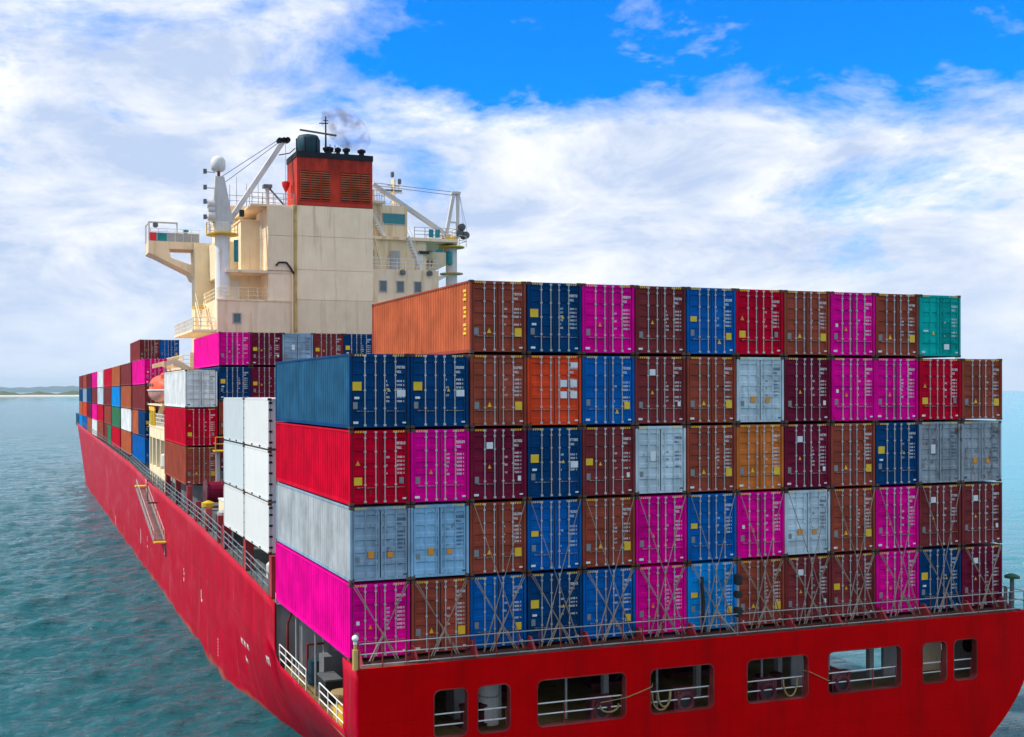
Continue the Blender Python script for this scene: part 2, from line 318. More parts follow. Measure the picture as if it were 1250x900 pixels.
# ------------------------------------------------------------------ sea and shore
WZ = -7.2
def sea_mat():
    m = bpy.data.materials.new('sea'); m.use_nodes = True; t = m.node_tree; b = t.nodes['Principled BSDF']; L = t.links.new
    g = t.nodes.new('ShaderNodeNewGeometry')
    def nz(scale, det, st, rough=0.6, rot=0):
        mpn = t.nodes.new('ShaderNodeMapping'); mpn.inputs['Scale'].default_value = st; mpn.inputs['Rotation'].default_value = (0, 0, rot); L(g.outputs['Position'], mpn.inputs[0])
        n = t.nodes.new('ShaderNodeTexNoise'); n.inputs['Scale'].default_value = scale; n.inputs['Detail'].default_value = det; n.inputs['Roughness'].default_value = rough; n.inputs['Distortion'].default_value = 0.4; L(mpn.outputs[0], n.inputs['Vector']); return n.outputs[0]
    a = nz(1.1, 9, (0.5, 1.1, 1), 0.70, 0.55); c = nz(0.16, 5, (0.45, 1.15, 1), 0.6, 0.4)
    s = t.nodes.new('ShaderNodeMath'); s.operation = 'MULTIPLY_ADD'; L(c, s.inputs[0]); s.inputs[1].default_value = 3.0; L(a, s.inputs[2])
    bp = t.nodes.new('ShaderNodeBump'); bp.inputs['Strength'].default_value = 1.0; bp.inputs['Distance'].default_value = 0.7; L(s.outputs[0], bp.inputs['Height']); L(bp.outputs[0], b.inputs['Normal'])
    big = nz(0.012, 4, (1, 1, 1)); 
    sx = t.nodes.new('ShaderNodeSeparateXYZ'); L(g.outputs['Position'], sx.inputs[0])
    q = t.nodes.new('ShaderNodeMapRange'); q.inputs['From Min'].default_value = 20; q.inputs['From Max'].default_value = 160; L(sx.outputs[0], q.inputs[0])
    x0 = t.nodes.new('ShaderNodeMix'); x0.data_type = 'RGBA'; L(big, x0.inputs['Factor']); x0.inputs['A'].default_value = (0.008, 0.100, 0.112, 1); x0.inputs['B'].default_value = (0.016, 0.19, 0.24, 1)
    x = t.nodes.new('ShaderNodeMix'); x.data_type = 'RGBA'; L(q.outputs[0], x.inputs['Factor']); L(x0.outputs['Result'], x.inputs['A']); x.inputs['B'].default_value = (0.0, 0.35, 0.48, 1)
    # small broken crests
    fo = nz(0.9, 8, (1, 0.5, 1), 0.7, 0.9)
    fr = t.nodes.new('ShaderNodeMapRange'); fr.inputs['From Min'].default_value = 0.70; fr.inputs['From Max'].default_value = 0.78; fr.inputs['To Max'].default_value = 0.5; L(fo, fr.inputs[0])
    x3 = t.nodes.new('ShaderNodeMix'); x3.data_type = 'RGBA'; L(fr.outputs[0], x3.inputs['Factor']); L(x.outputs['Result'], x3.inputs['A']); x3.inputs['B'].default_value = (0.6, 0.66, 0.68, 1)
    L(x3.outputs['Result'], b.inputs['Base Color'])
    b.inputs['Roughness'].default_value = 0.04; b.inputs['IOR'].default_value = 1.26; b.inputs['Specular IOR Level'].default_value = 0.5
    MATS['sea'] = m
sea_mat()
import numpy as np
def graded(lo, hi, c0, c1, fine, gl, gh):
    a = list(np.arange(c0, c1, fine)); st = fine
    while a[-1] < hi: st *= gh; a.append(min(hi, a[-1]+st))
    b = []; st = fine; x = c0
    while x > lo: st *= gl; x = max(lo, x-st); b.append(x)
    return np.array(b[::-1]+a)
xs = graded(-16000, 16000, -40, 3, 0.19, 1.022, 1.06); ys = graded(-16000, 42000, 0, 80, 0.25, 1.10, 1.016)
GX, GY = np.meshgrid(xs, ys)
GZ = np.zeros_like(GX); rw = np.random.RandomState(3)
sp = np.maximum(np.gradient(GX, axis=1), np.gradient(GY, axis=0))          # local grid spacing: waves fade where the sheet gets too coarse for them
for i in range(56):
    lam = 0.75*(14.0**rw.rand()); th = 2.05+rw.randn()*0.55; k = 2*np.pi/lam
    A = 0.0135*lam**0.72
    phs = GX*k*np.cos(th)+GY*k*np.sin(th)+rw.rand()*6.28+0.9*np.sin(GX*0.21+GY*0.13+i)+0.7*np.sin(GY*0.31-GX*0.17+2*i)
    GZ += A*(0.64-np.abs(np.sin(phs/2)))*1.3*np.clip(2.0-3.2*sp/lam, 0, 1)
sv = np.stack([GX.ravel(), GY.ravel(), (WZ+GZ).ravel()], 1); nx = len(xs); ny = len(ys)
ii = (np.arange(ny-1)[:, None]*nx+np.arange(nx-1)[None, :]).ravel()
sf = np.stack([ii, ii+1, ii+nx+1, ii+nx], 1)
me = bpy.data.meshes.new('sea'); me.vertices.add(len(sv)); me.vertices.foreach_set('co', sv.ravel().astype(np.float32))
me.loops.add(len(sf)*4); me.loops.foreach_set('vertex_index', sf.ravel().astype(np.int32))
me.polygons.add(len(sf)); me.polygons.foreach_set('loop_start', np.arange(0, len(sf)*4, 4, dtype=np.int32)); me.polygons.foreach_set('loop_total', np.full(len(sf), 4, dtype=np.int32))
me.update(calc_edges=True)
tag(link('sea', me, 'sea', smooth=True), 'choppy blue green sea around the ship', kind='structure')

paint('sand', (0.62, 0.54, 0.42), 0.9, 0.15)
paint('scrub', (0.07, 0.10, 0.045), 0.9, 0.4)
paint('hill_green', (0.06, 0.10, 0.07), 0.95, 0.3)
def ridge(name, mat, y, depth, x0, x1, hfun, label, n=90):
    b = MB(); rows = 7
    for j in range(rows):
        t = j/(rows-1)
        for i in range(n+1):
            x = x0+(x1-x0)*i/n
            b.v.append((x, y+depth*t, WZ-1+(hfun(x)+1)*math.sin(math.pi*(0.02+0.96*t))**0.8*(1+0.10*math.sin(x*0.021+j*2.1))))
    for j in range(rows-1):
        for i in range(n): b.f.append((j*(n+1)+i, j*(n+1)+i+1, (j+1)*(n+1)+i+1, (j+1)*(n+1)+i))
    return tag(b.build(name, mat, smooth=True), label, kind='structure')
D = 5200
ridge('beach', 'sand', D, 260, -3500, 2600, lambda x: 5.5, 'pale sandy beach along the far shore')
rs = random.Random(5); ph = [rs.uniform(0, 6.28) for _ in range(8)]
ridge('scrub_shore', 'scrub', D+200, 500, -3500, 2600, lambda x: 19+4*math.sin(x*0.012+ph[0])+5*math.sin(x*0.037+ph[1])+2*math.sin(x*0.11+ph[2]), 'low green scrub behind the far beach', 400)
ridge('hills', 'hill_green', 31000, 7000, -15000, 15500, lambda x: 165+70*math.sin(x*0.00029+2.6)+40*math.sin(x*0.0008+ph[3])+14*math.sin(x*0.0025+ph[4]), 'distant blue hills beyond the shore', 160)

# ------------------------------------------------------------------ hull
XC, HB = 16.25, 16.30
Y0 = -1.2
def lerp(pts, x):
    if x <= pts[0][0]: return pts[0][1]
    for (a, b), (c, d) in zip(pts[:-1], pts[1:]):
        if x <= c: return b+(d-b)*(x-a)/(c-a)
    return pts[-1][1]
SHEER = [(-1.2, 0.0), (12.2, -0.05), (20, 0.42), (33, 1.0), (55, 1.5), (68, 1.75), (83, 2.3), (135, 2.9), (190, 3.6), (248, 5.2)]
SILL = -2.93
def ztop(y):
    if 0.72 < y < 12.2:
        if y > 11.2: return SILL+1.0-math.sqrt(max(0, 1-(y-11.2)**2))
        if y < 1.3: return SILL+0.58-math.sqrt(max(0, 0.58**2-(1.3-y)**2))
        return SILL
    return lerp(SHEER, y)
def ztop_s(y):
    if 4.0 <= y < 12.2: return lerp([(4.0, SILL), (5.2, -5.3), (11.2, -5.3), (12.0, -4.6), (12.2, -3.4)], y)
    return ztop(y)
def halfb(y, z):
    b = HB
    if y < 26 and z < -2.4:
        s = (y+1.2)/27.2
        b -= 4.5*((-2.4-z)/4.8)**1.7*(1-s)**1.2
    t0 = 158+(z+7.2)*3.2; t1 = 236+(z+7.2)*0.9
    if y > t0:
        t = min(1, (y-t0)/(t1-t0)); b *= max(0.0, 1-t**2.3)
    return max(b, 0.02)
sta = [-1.2, -0.8, -0.2, 0.4, 0.715, 0.725, 0.80, 0.92, 1.06, 1.3, 2.5, 4, 6, 8, 10, 11.2, 11.45, 11.7, 11.9, 12.05, 12.15, 12.195, 12.205, 14, 17, 20, 23, 26, 30, 36, 45, 55, 68, 83, 100, 120, 135, 150]+[155+4*i for i in range(24)]
NZ = 18
for side, nm in ((-1, 'port'), (1, 'starboard')):
    b = MB()
    for y in sta:
        zt = ztop(y) if side < 0 else ztop_s(y)
        for k in range(NZ+1):
            z = -9.6+(zt+9.6)*k/NZ
            b.v.append((XC+side*halfb(y, z), y, z))
    for j in range(len(sta)-1):
        for k in range(NZ):
            a = j*(NZ+1)+k; q = (a, a+1, a+NZ+2, a+NZ+1)
            b.f.append(q if side < 0 else q[::-1])
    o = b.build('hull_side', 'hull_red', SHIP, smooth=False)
    md = o.modifiers.new('thickness', 'SOLIDIFY'); md.thickness = 0.05; md.offset = -1
    for p in o.data.polygons: p.use_smooth = abs(p.normal.y) < 0.97
# transom plate with rounded mooring openings
HOLES = [(2.90, 4.32), (4.70, 6.11), (7.24, 11.23), (12.33, 15.39), (17.0, 20.15), (21.18, 25.19), (26.34, 27.75), (28.13, 29.52)]
HZ0, HZ1 = -2.90, -1.03
cu = bpy.data.curves.new('transom', 'CURVE'); cu.dimensions = '2D'; cu.fill_mode = 'BOTH'; cu.extrude = 0.03
def spl(pts):
    s = cu.splines.new('POLY'); s.points.add(len(pts)-1); s.use_cyclic_u = True
    for p, q in zip(s.points, pts): p.co = (q[0], q[1], 0, 1)
out = []
zl = [0.0, -1, -2, -2.4]+[-2.4-0.3*i for i in range(1, 24)]
for z in zl: out.append((XC-halfb(Y0, z)-0.02, z))
for z in zl[::-1]: out.append((XC+halfb(Y0, z)+0.02, z))
spl(out)
def rrect(x0, x1, z0, z1, rad, n=6):
    P = []
    for cx, cz, a in ((x1-rad, z1-rad, 0), (x0+rad, z1-rad, 90), (x0+rad, z0+rad, 180), (x1-rad, z0+rad, 270)):
        P += [(cx+rad*math.cos(R(a+90*i/n)), cz+rad*math.sin(R(a+90*i/n))) for i in range(n+1)]
    return P
for x0, x1 in HOLES: spl(rrect(x0, x1, HZ0, HZ1, 0.28))
tmp = bpy.data.objects.new('tmp', cu); COL.objects.link(tmp); dg = bpy.context.evaluated_depsgraph_get()
me = bpy.data.meshes.new_from_object(tmp.evaluated_get(dg)); bpy.data.objects.remove(tmp)
me.materials.clear()
me.transform(Matrix.Translation((0, Y0, 0)) @ Matrix.Rotation(R(90), 4, 'X'))
TR = link('transom', me, 'transom_red', SHIP)
for x0, x1 in HOLES:                                       # rims of the openings
    P = rrect(x0-0.0, x1+0.0, HZ0, HZ1, 0.28); b = MB(); n = len(P)
    cxm = (x0+x1)/2; czm = (HZ0+HZ1)/2
    Q = rrect(x0+0.035, x1-0.035, HZ0+0.035, HZ1-0.035, 0.25)
    for yy, S in ((Y0-0.045, P), (Y0-0.045, Q), (Y0+0.22, Q), (Y0+0.22, P)): b.v += [(q[0], yy, q[1]) for q in S]
    for k in range(4):
        k2 = (k+1) % 4
        b.f += [(k*n+i, k*n+(i+1) % n, k2*n+(i+1) % n, k2*n+i) for i in range(n)]
    b.build('opening_rim', 'rail_red', TR)
# decks
b = MB()
for j, y in enumerate(sta):
    z = lerp(SHEER, y)-0.12; h = halfb(y, z)-0.1
    b.v += [(XC-h, y, z), (XC+h, y, z)]
i0 = sta.index(12.205)
b.f = [(2*j, 2*j+1, 2*j+3, 2*j+2) for j in range(i0, len(sta)-1)]
b.build('main_deck', 'deck_grey', SHIP)
b = MB().box(0.1, 25.2, Y0+0.035, 13.0, SILL-0.35, SILL-0.22); b.box(25.2, 32.4, Y0+0.035, 2.2, SILL-0.35, SILL-0.22); b.build('mooring_deck', 'deck_ochre', SHIP)
MB().box(1.6, 30.9, Y0+0.035, 13.0, -0.42, -0.16).build('upper_deck', 'inner_grey', SHIP)
MB().box(0.15, 32.35, Y0+0.03, 0.6, -0.16, -0.06).build('deck_edge', 'hull_aft_frame', SHIP)
MB().box(0.1, 32.4, 12.6, 12.8, SILL-0.22, 0.3).build('bulkhead', 'inner_grey', SHIP)
b = MB()
for x in (0.35, 32.15): b.box(x-0.3, x+0.3, 12.25, 12.58, SILL-0.2, -0.02)
# ------------------------------------------------------------------ mooring deck gear
PIL = MB().box(-0.12, 0.12, -0.12, 0.12, SILL-0.22, -0.42).mesh('pillar')
for x, y in ((1.75, 9.6), (1.75, 5.6), (1.75, 1.2), (6.6, 1.0), (11.7, 1.2), (16.3, 1.2), (20.6, 1.2), (25.75, 1.2), (9, 6), (16, 6.4), (23.5, 6), (30.7, 1.2)):
    inst('pillar', PIL, 'inner_grey', SHIP, (x, y, 0))
POLE = MB().cyl((0, 0, SILL-0.22), (0, 0, 0.0), 0.05, n=8).mesh('thin_post')
for x, y in ((0.45, 6.6), (0.5, 10.2), (9.3, 0.2), (13.6, 0.2), (18.9, 0.2), (22.5, 0.2)): inst('thin_post', POLE, 'rail_grey', SHIP, (x, y, 0))
for x0, x1, y0, y1 in ((4.9, 5.5, 1.5, 2.4), (30.35, 32.3, 0.9, 1.0), (0.7, 1.9, 9.9, 10.0), (21.4, 22.4, 1.3, 1.4), (26.6, 27.7, 1.25, 1.4)):
    MB().box(x0, x1, y0, y1, SILL-0.22, -0.42).build('bulkhead_panel', 'inner_grey', SHIP)
MB().box(28.7, 30.1, 1.3, 1.42, SILL-0.22, -0.42).build('bulkhead_panel', 'cream_light', SHIP)
MB().cyl((31.35, 0.87, -1.95), (31.35, 0.895, -1.95), 0.38, n=18).build('hole_shade_disc', 'black', SHIP)  # black disc painting the shade of a round hole in the panel
tk = MB().lathe([(0.42, 0), (0.42, 1.9), (0.36, 2.0), (0.36, 2.15)], (6.05, 0.7, SILL-0.22), 16).build('air_bottle', 'white_steel', SHIP)
MB().lathe([(0.45, 0), (0.45, 0.06)], (6.05, 0.7, SILL+0.9), 16).build('strap', 'rail_grey', tk)
def winch(x, y, mat='winch'):
    w = MB().box(x-1.3, x+1.3, y-0.35, y+0.35, SILL-0.22, SILL+0.0).build('mooring_winch', mat, SHIP)
    MB().cyl((x-0.9, y, SILL+0.62), (x+0.7, y, SILL+0.62), 0.33, n=14).build('drum', 'rope', w)
    for dx in (-0.95, 0.0, 0.72): MB().cyl((x+dx-0.04, y, SILL+0.62), (x+dx+0.04, y, SILL+0.62), 0.6, n=16).build('flange', mat, w)
    MB().box(x+0.8, x+1.35, y-0.4, y+0.4, SILL, SILL+1.0).build('gearbox', 'green_gear', w)
for x, y in ((8.6, 4.2), (13.8, 4.0), (18.2, 4.4), (4.0, 5.0), (21.5, 8.4)): winch(x, y)
def chock(x, s=0.5):
    z = SILL+0.32
    c = MB().box(x-s, x+s, Y0+0.30, Y0+0.62, SILL-0.22, SILL+0.9).build('fairlead', 'winch', SHIP)
    b = MB(); n = 18
    for k in range(n):
        a = 2*math.pi*k/n; a2 = 2*math.pi*(k+1)/n
        b.cyl((x+0.34*math.cos(a), Y0+0.28, z+0.34*math.sin(a)), (x+0.34*math.cos(a2), Y0+0.28, z+0.34*math.sin(a2)), 0.10, n=6)
    b.build('ring', 'winch', c)
    MB().cyl((x, Y0+0.293, z), (x, Y0+0.31, z), 0.28, n=16).build('bore_shade_disc', 'black', c)  # black disc on a solid block, painting the shaded hole
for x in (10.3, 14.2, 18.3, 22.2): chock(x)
def bollard(x, y):
    c = MB().box(x-0.7, x+0.7, y-0.25, y+0.25, SILL-0.22, SILL-0.1).build('bollard', 'winch', SHIP)
    for d in (-0.4, 0.4): MB().lathe([(0.2, 0), (0.2, 0.6), (0.27, 0.66), (0.27, 0.74), (0.1, 0.78)], (x+d, y, SILL-0.1), 12).build('bitt', 'winch', c)
for x, y in ((5.4, 0.6), (13.2, 0.5), (19.6, 0.6), (1.2, 3.0)): bollard(x, y)
# gear seen through the port side opening
gb = MB().box(0.5, 1.25, 5.2, 6.5, SILL-0.2, SILL+0.75).build('deck_locker', 'black', SHIP)
MB().box(0.48, 1.27, 5.18, 6.52, SILL+0.75, SILL+0.82).build('lid', 'coaming', gb)
MB().box(0.30, 1.5, 0.95, 3.4, SILL-0.2, SILL+0.30).build('grating', 'yellow', SHIP)
MB().cyl((0.9, 8.4, SILL-0.2), (0.9, 8.4, SILL+0.9), 0.32, n=12).build('steel_drum', 'soot_blue', SHIP)
MB().tube([(0.5, 11.9, SILL-0.1), (0.5, 11.9, SILL+1.9), (0.5, 11.0, SILL+2.6)], 0.07).build('vent_pipe', 'rail_red', SHIP)
b = MB()
for i in range(9): b.bar((0.75, 10.4, SILL-0.1+0.27*i), (1.35, 10.4, SILL-0.1+0.27*i), 0.03, 0.03)
for x in (0.75, 1.35): b.bar((x, 10.4, SILL-0.2), (x, 10.4, -0.2), 0.05, 0.04)
b.build('ladder', 'rail_grey', SHIP)

MB().lathe([(0.55, 0), (0.55, 0.12), (0.30, 0.16), (0.30, 0.6), (0.55, 0.64), (0.55, 0.76)], (1.0, 4.2, SILL-0.2), 14).build('rope_reel', 'rope', SHIP)
MB().tube([(0.8, 9.3, SILL-0.2), (0.8, 9.3, SILL+1.4), (1.6, 9.3, SILL+1.4)], 0.06).build('fire_main', 'rail_red', SHIP)
MB().box(1.0, 1.9, 7.2, 8.0, SILL-0.2, SILL+1.3).build('switch_cabinet', 'coaming', SHIP)
MB().box(1.9, 2.0, 0.9, 9.4, SILL-0.2, -0.42).build('inner_bulkhead', 'coaming', SHIP)
def railing(name, path, h, rails, step, parent, mat_r, mat_s, rad=0.022):
    """rails as one part, every stanchion a piece of its own"""
    path = [Vector(p) for p in path]
    b = MB()
    for k in rails: b.tube([p+Vector((0, 0, h*k)) for p in path], rad, 6)
    ro = b.build(name, mat_r, parent)
    sm = MB().cyl((0, 0, 0), (0, 0, h), rad*1.15, n=6).mesh('stanchion')
    for a, c in zip(path[:-1], path[1:]):
        n = max(1, round((c-a).length/step))
        for i in range(n+(c is path[-1])):
            inst('stanchion', sm, mat_s, ro, tuple(a+(c-a)*i/n))
    return ro
for x0, x1 in HOLES:
    railing('opening_rail', [(x0+0.05, Y0+0.26, HZ0-0.1), (x1-0.05, Y0+0.26, HZ0-0.1)], 0.95, (0.55, 1.0), 1.3, SHIP, 'white_steel', 'rail_red', 0.028)
railing('side_opening_rail', [(0.12, 0.9, SILL-0.2), (0.12, 4.8, SILL-0.2)], 1.05, (0.35, 0.68, 1.0), 1.2, SHIP, 'white_steel', 'white_steel', 0.028)
railing('side_opening_rail', [(0.12, 7.0, SILL-0.2), (0.12, 12.0, SILL-0.2)], 1.05, (0.35, 0.68, 1.0), 1.2, SHIP, 'white_steel', 'white_steel', 0.028)
# stern rail
railing('stern_rail', [(-0.02, Y0+0.08, -0.02), (32.5, Y0+0.08, -0.02)], 0.92, (0.14, 0.58, 1.0), 0.93, SHIP, 'rail_grey', 'rail_red', 0.024)
railing('stern_rail', [(32.5, Y0+0.1, -0.02), (32.5, 2.5, -0.02)], 0.92, (0.5, 1.0), 0.9, SHIP, 'rail_grey', 'rail_red', 0.024)
# globe lamp on the port stern corner
lp = MB().cyl((-0.17, -1.15, -0.02), (-0.17, -1.15, 0.72), 0.11, n=10).cyl((-0.17, -1.15, 0.72), (-0.17, -1.15, 0.92), 0.06, n=8).build('stern_lamp_post', 'ochre_pipe', SHIP)
MB().lathe([(0.03, -0.13), (0.10, -0.08), (0.13, 0), (0.10, 0.08), (0.03, 0.13)], (-0.17, -1.15, 1.14), 12).build('globe', 'globe', lp, smooth=True)
MB().cyl((-0.17, -1.15, 0.92), (-0.17, -1.15, 1.02), 0.075, n=8).build('collar', 'white_steel', lp)
sl = MB().cyl((16.75, -1.0, -0.05), (16.75, -1.0, 2.45), 0.055, n=8).build('stern_light_mast', 'rail_grey', SHIP)
for z, h in ((0.75, 0.42), (1.55, 0.30), (2.1, 0.45)): MB().lathe([(0.10, 0), (0.19, 0.05), (0.19, h-0.05), (0.10, h)], (16.75, -1.0, z), 10).build('lamp', 'black', sl)
MB().bar((16.75, -0.95, 0.0), (16.1, -0.5, 0.9), 0.05, 0.05).build('brace', 'rail_grey', sl)
MB().tube([(15.62, -0.12, 2.35), (15.60, -0.14, 1.9), (15.66, -0.16, 1.3), (15.60, -0.2, 0.8), (15.63, -0.3, 0.1)], 0.075, 8).build('black_hose', 'black', SHIP)
# fittings on the starboard stern corner
fb = MB().cyl((32.0, -0.9, -0.05), (32.0, -0.9, 1.5), 0.09, n=8).cyl((32.25, -0.7, -0.05), (32.25, -0.7, 1.2), 0.07, n=8).cyl((31.75, -0.75, -0.05), (31.75, -0.75, 1.1), 0.06, n=8).build('vent_post', 'coaming', SHIP)
MB().lathe([(0.1, -0.1), (0.32, -0.06), (0.32, 0.04), (0.12, 0.14)], (32.0, -0.9, 1.55), 12).build('vent_cap', 'green_gear', fb)
# twist-lock pedestals under the aft stack
PD = MB().box(-0.2, 0.2, -0.3, 0.3, -0.06, 0.0).mesh('pedestal')
for c in range(14): inst('pedestal', PD, 'pedestal_red', SHIP, (min(max(c*2.5-0.03, 0.25), 32.2), 0.25, 0))
PS = MB().prism([(-0.55, -0.1), (0.1, -0.1), (0.1, 0.45), (-0.1, 0.45)], 'x', -0.05, 0.05).mesh('lashing_bracket')
for c in range(14): inst('lashing_bracket', PS, 'pedestal_red', SHIP, (min(max(c*2.5-0.03, 0.25), 32.2), -0.18, 0))
# mooring ropes
def rope(pts, label, rad=0.036):
    b = MB(); b.tube(pts, rad, 6); return tag(b.build('mooring_rope', 'rope'), label, 'rope', 'mooring ropes at the stern openings')
def hang(x, y, z0, w, d):
    return [(x+w*math.cos(t)*(1 if True else 0), y-0.02*math.sin(t), z0-d*math.sin(t)**0.8 if math.sin(t) > 0 else z0) for t in [math.pi*i/12 for i in range(13)]]
YR = Y0+0.20
rope(hang(13.0, YR, HZ0+0.82, 0.42, 0.72), 'tan rope loop hung over rail of the opening under the bright azure container')
rope(hang(13.15, YR-0.01, HZ0+0.84, 0.30, 0.62), 'tan rope loop hung over rail of the opening under the bright azure container')
rope(hang(19.4, YR, HZ0+0.86, 0.36, 0.78), 'tan rope loop hung over rail beside the grey panel in the opening')
rope(hang(10.6, YR, HZ0+0.55, 0.42, 0.30), 'tan rope loop lying low in the widest twin-post stern opening')
rope([(10.2, YR, -2.25), (11.2, Y0-0.09, -2.05), (11.8, Y0-0.09, -1.9), (12.4, Y0-0.09, -1.72), (12.6, YR, -1.68)], 'thin tan rope strung outside the transom between two openings', 0.02)
rope([(20.0, YR, -1.75), (20.2, Y0-0.09, -1.8), (21.15, Y0-0.09, -2.25), (21.5, YR, -2.35)], 'thin tan rope sagging outside the transom to the opening showing sea', 0.02)
# hull marks (worn white tug and draught marks)
def mark(quads, nm='hull_mark'):
    b = MB()
    for y, z, w, h in quads:
        for (yy, zz, ww, hh) in ((y, z, w, h),):
            pts = [(yy, zz), (yy+ww, zz), (yy+ww, zz+hh), (yy, zz+hh)]
            b.add([(XC-halfb(p[0], p[1])-0.058, p[0], p[1]) for p in pts], [(0, 1, 2, 3)])
    b.build(nm, 'mark_white', SHIP)
rm = random.Random(11)
def glyphs(y, z, h, n, gap):
    q = []
    for k in range(n):
        yy = y-k*gap
        q += [(yy, z, 0.10, h*rm.uniform(0.7, 1)), (yy-0.16, z+h*rm.uniform(0.2, 0.5), 0.16, 0.14), (yy-0.30, z-0.02, 0.09, h*rm.uniform(0.5, 0.9))]
    return q
mark(glyphs(20.6, -3.95, 0.42, 3, 0.75)); mark(glyphs(19.9, -4.85, 0.36, 1, 0.6)); mark(glyphs(14.3, -3.55, 0.55, 2, 0.35))
mark([(34.0, -4.05, 0.14, 0.75), (33.7, -4.1, 0.4, 0.2)]); mark([(42.0, -4.1, 0.2, 0.3), (41.9, -3.6, 0.2, 0.22), (42.1, -3.3, 0.15, 0.2)]); mark([(53.3, -3.7, 0.25, 0.35), (53.5, -3.35, 0.12, 0.35)])
mark([(72, -5.3, 0.22, 1.5)]); mark([(66, -4.9, 0.3, 0.25), (66.2, -4.3, 0.15, 0.5)]); mark([(102, -6.9, 0.3, 1.1)])
mark([(27.6, -6.35+0.20*i, 0.11, 0.10) for i in range(6)], 'draught_marks')

# ------------------------------------------------------------------ containers
W = 2.438
FONT = {'0': '757', }
GL = {'0': ('111','101','101','101','111'), '1': ('010','110','010','010','111'), '2': ('111','001','111','100','111'), '3': ('111','001','111','001','111'), '4': ('101','101','111','001','001'),
      '5': ('111','100','111','001','111'), '6': ('111','100','111','101','111'), '7': ('111','001','010','010','010'), '8': ('111','101','111','101','111'), '9': ('111','101','111','001','111'),
      'A': ('010','101','111','101','101'), 'C': ('111','100','100','100','111'), 'E': ('111','100','110','100','111'), 'G': ('111','100','101','101','111'), 'H': ('101','101','111','101','101'),
      'L': ('100','100','100','100','111'), 'S': ('111','100','111','001','111'), 'T': ('111','010','010','010','010'), 'U': ('101','101','101','101','111'), 'K': ('101','101','110','101','101'), 'B': ('110','101','110','101','110'), ' ': ('000',)*5, '.': ('000','000','000','000','010')}
def text_quads(b, s, x, z, h, y):
    p = h/5.0; q = p*0.75
    for ch in s:
        for r_, row in enumerate(GL.get(ch, GL['8'])):
            c = 0
            while c < 3:
                if row[c] == '1':
                    e = c
                    while e < 3 and row[e] == '1': e += 1
                    b.add([(x+c*q, y, z+(4-r_)*p), (x+e*q, y, z+(4-r_)*p), (x+e*q, y, z+(5-r_)*p*1.0), (x+c*q, y, z+(5-r_)*p)], [(0, 1, 2, 3)]); c = e
                else: c += 1
        x += 4*q
    return x
LETTER = {}
def lettering(var, H):
    if (var, H) in LETTER: return LETTER[(var, H)]
    rr = random.Random(100+var); b = MB(); y = 0.028
    num = ''.join(rr.choice('0123456789') for _ in range(6))
    text_quads(b, num+' '+rr.choice('0123456789'), 1.90, H*0.80, 0.105, y); text_quads(b, '45G1', 1.90, H*0.80-0.17, 0.09, y)
    n = 5+var % 2; zt = H*(0.60+0.02*(var % 3))
    for i in range(n):
        zz = zt-i*0.155
        if i == 3 and var % 3 == 0: continue
        text_quads(b, ''.join(rr.choice('0123456789') for _ in range(5))+' K', 1.92, zz, 0.075, y)
        if (i+var) % 2 == 0 or var % 4 == 1: text_quads(b, rr.choice(('TAE', 'ETT', 'CU', 'GSS', 'A')), 1.49, zz, 0.075, y)
    b.add([(2.15, y, 0.20), (2.30, y, 0.20), (2.30, y, 0.26), (2.15, y, 0.26)], [(0, 1, 2, 3)])
    if var % 2: b.add([(0.16, y, 0.20), (0.36, y, 0.20), (0.36, y, 0.29), (0.16, y, 0.29)], [(0, 1, 2, 3)])
    LETTER[(var, H)] = b.mesh('lettering', False); return LETTER[(var, H)]
CM = {}
def corr(n0, n1, d, pitch):
    """trapezoid corrugation: list of (along, depth)"""
    n = max(1, round((n1-n0)/pitch)); p = (n1-n0)/n; o = []
    for i in range(n):
        a = n0+i*p
        o += [(a, 0), (a+p*0.30, 0), (a+p*0.5, d), (a+p*0.80, d)]
    o.append((n1, 0)); return o
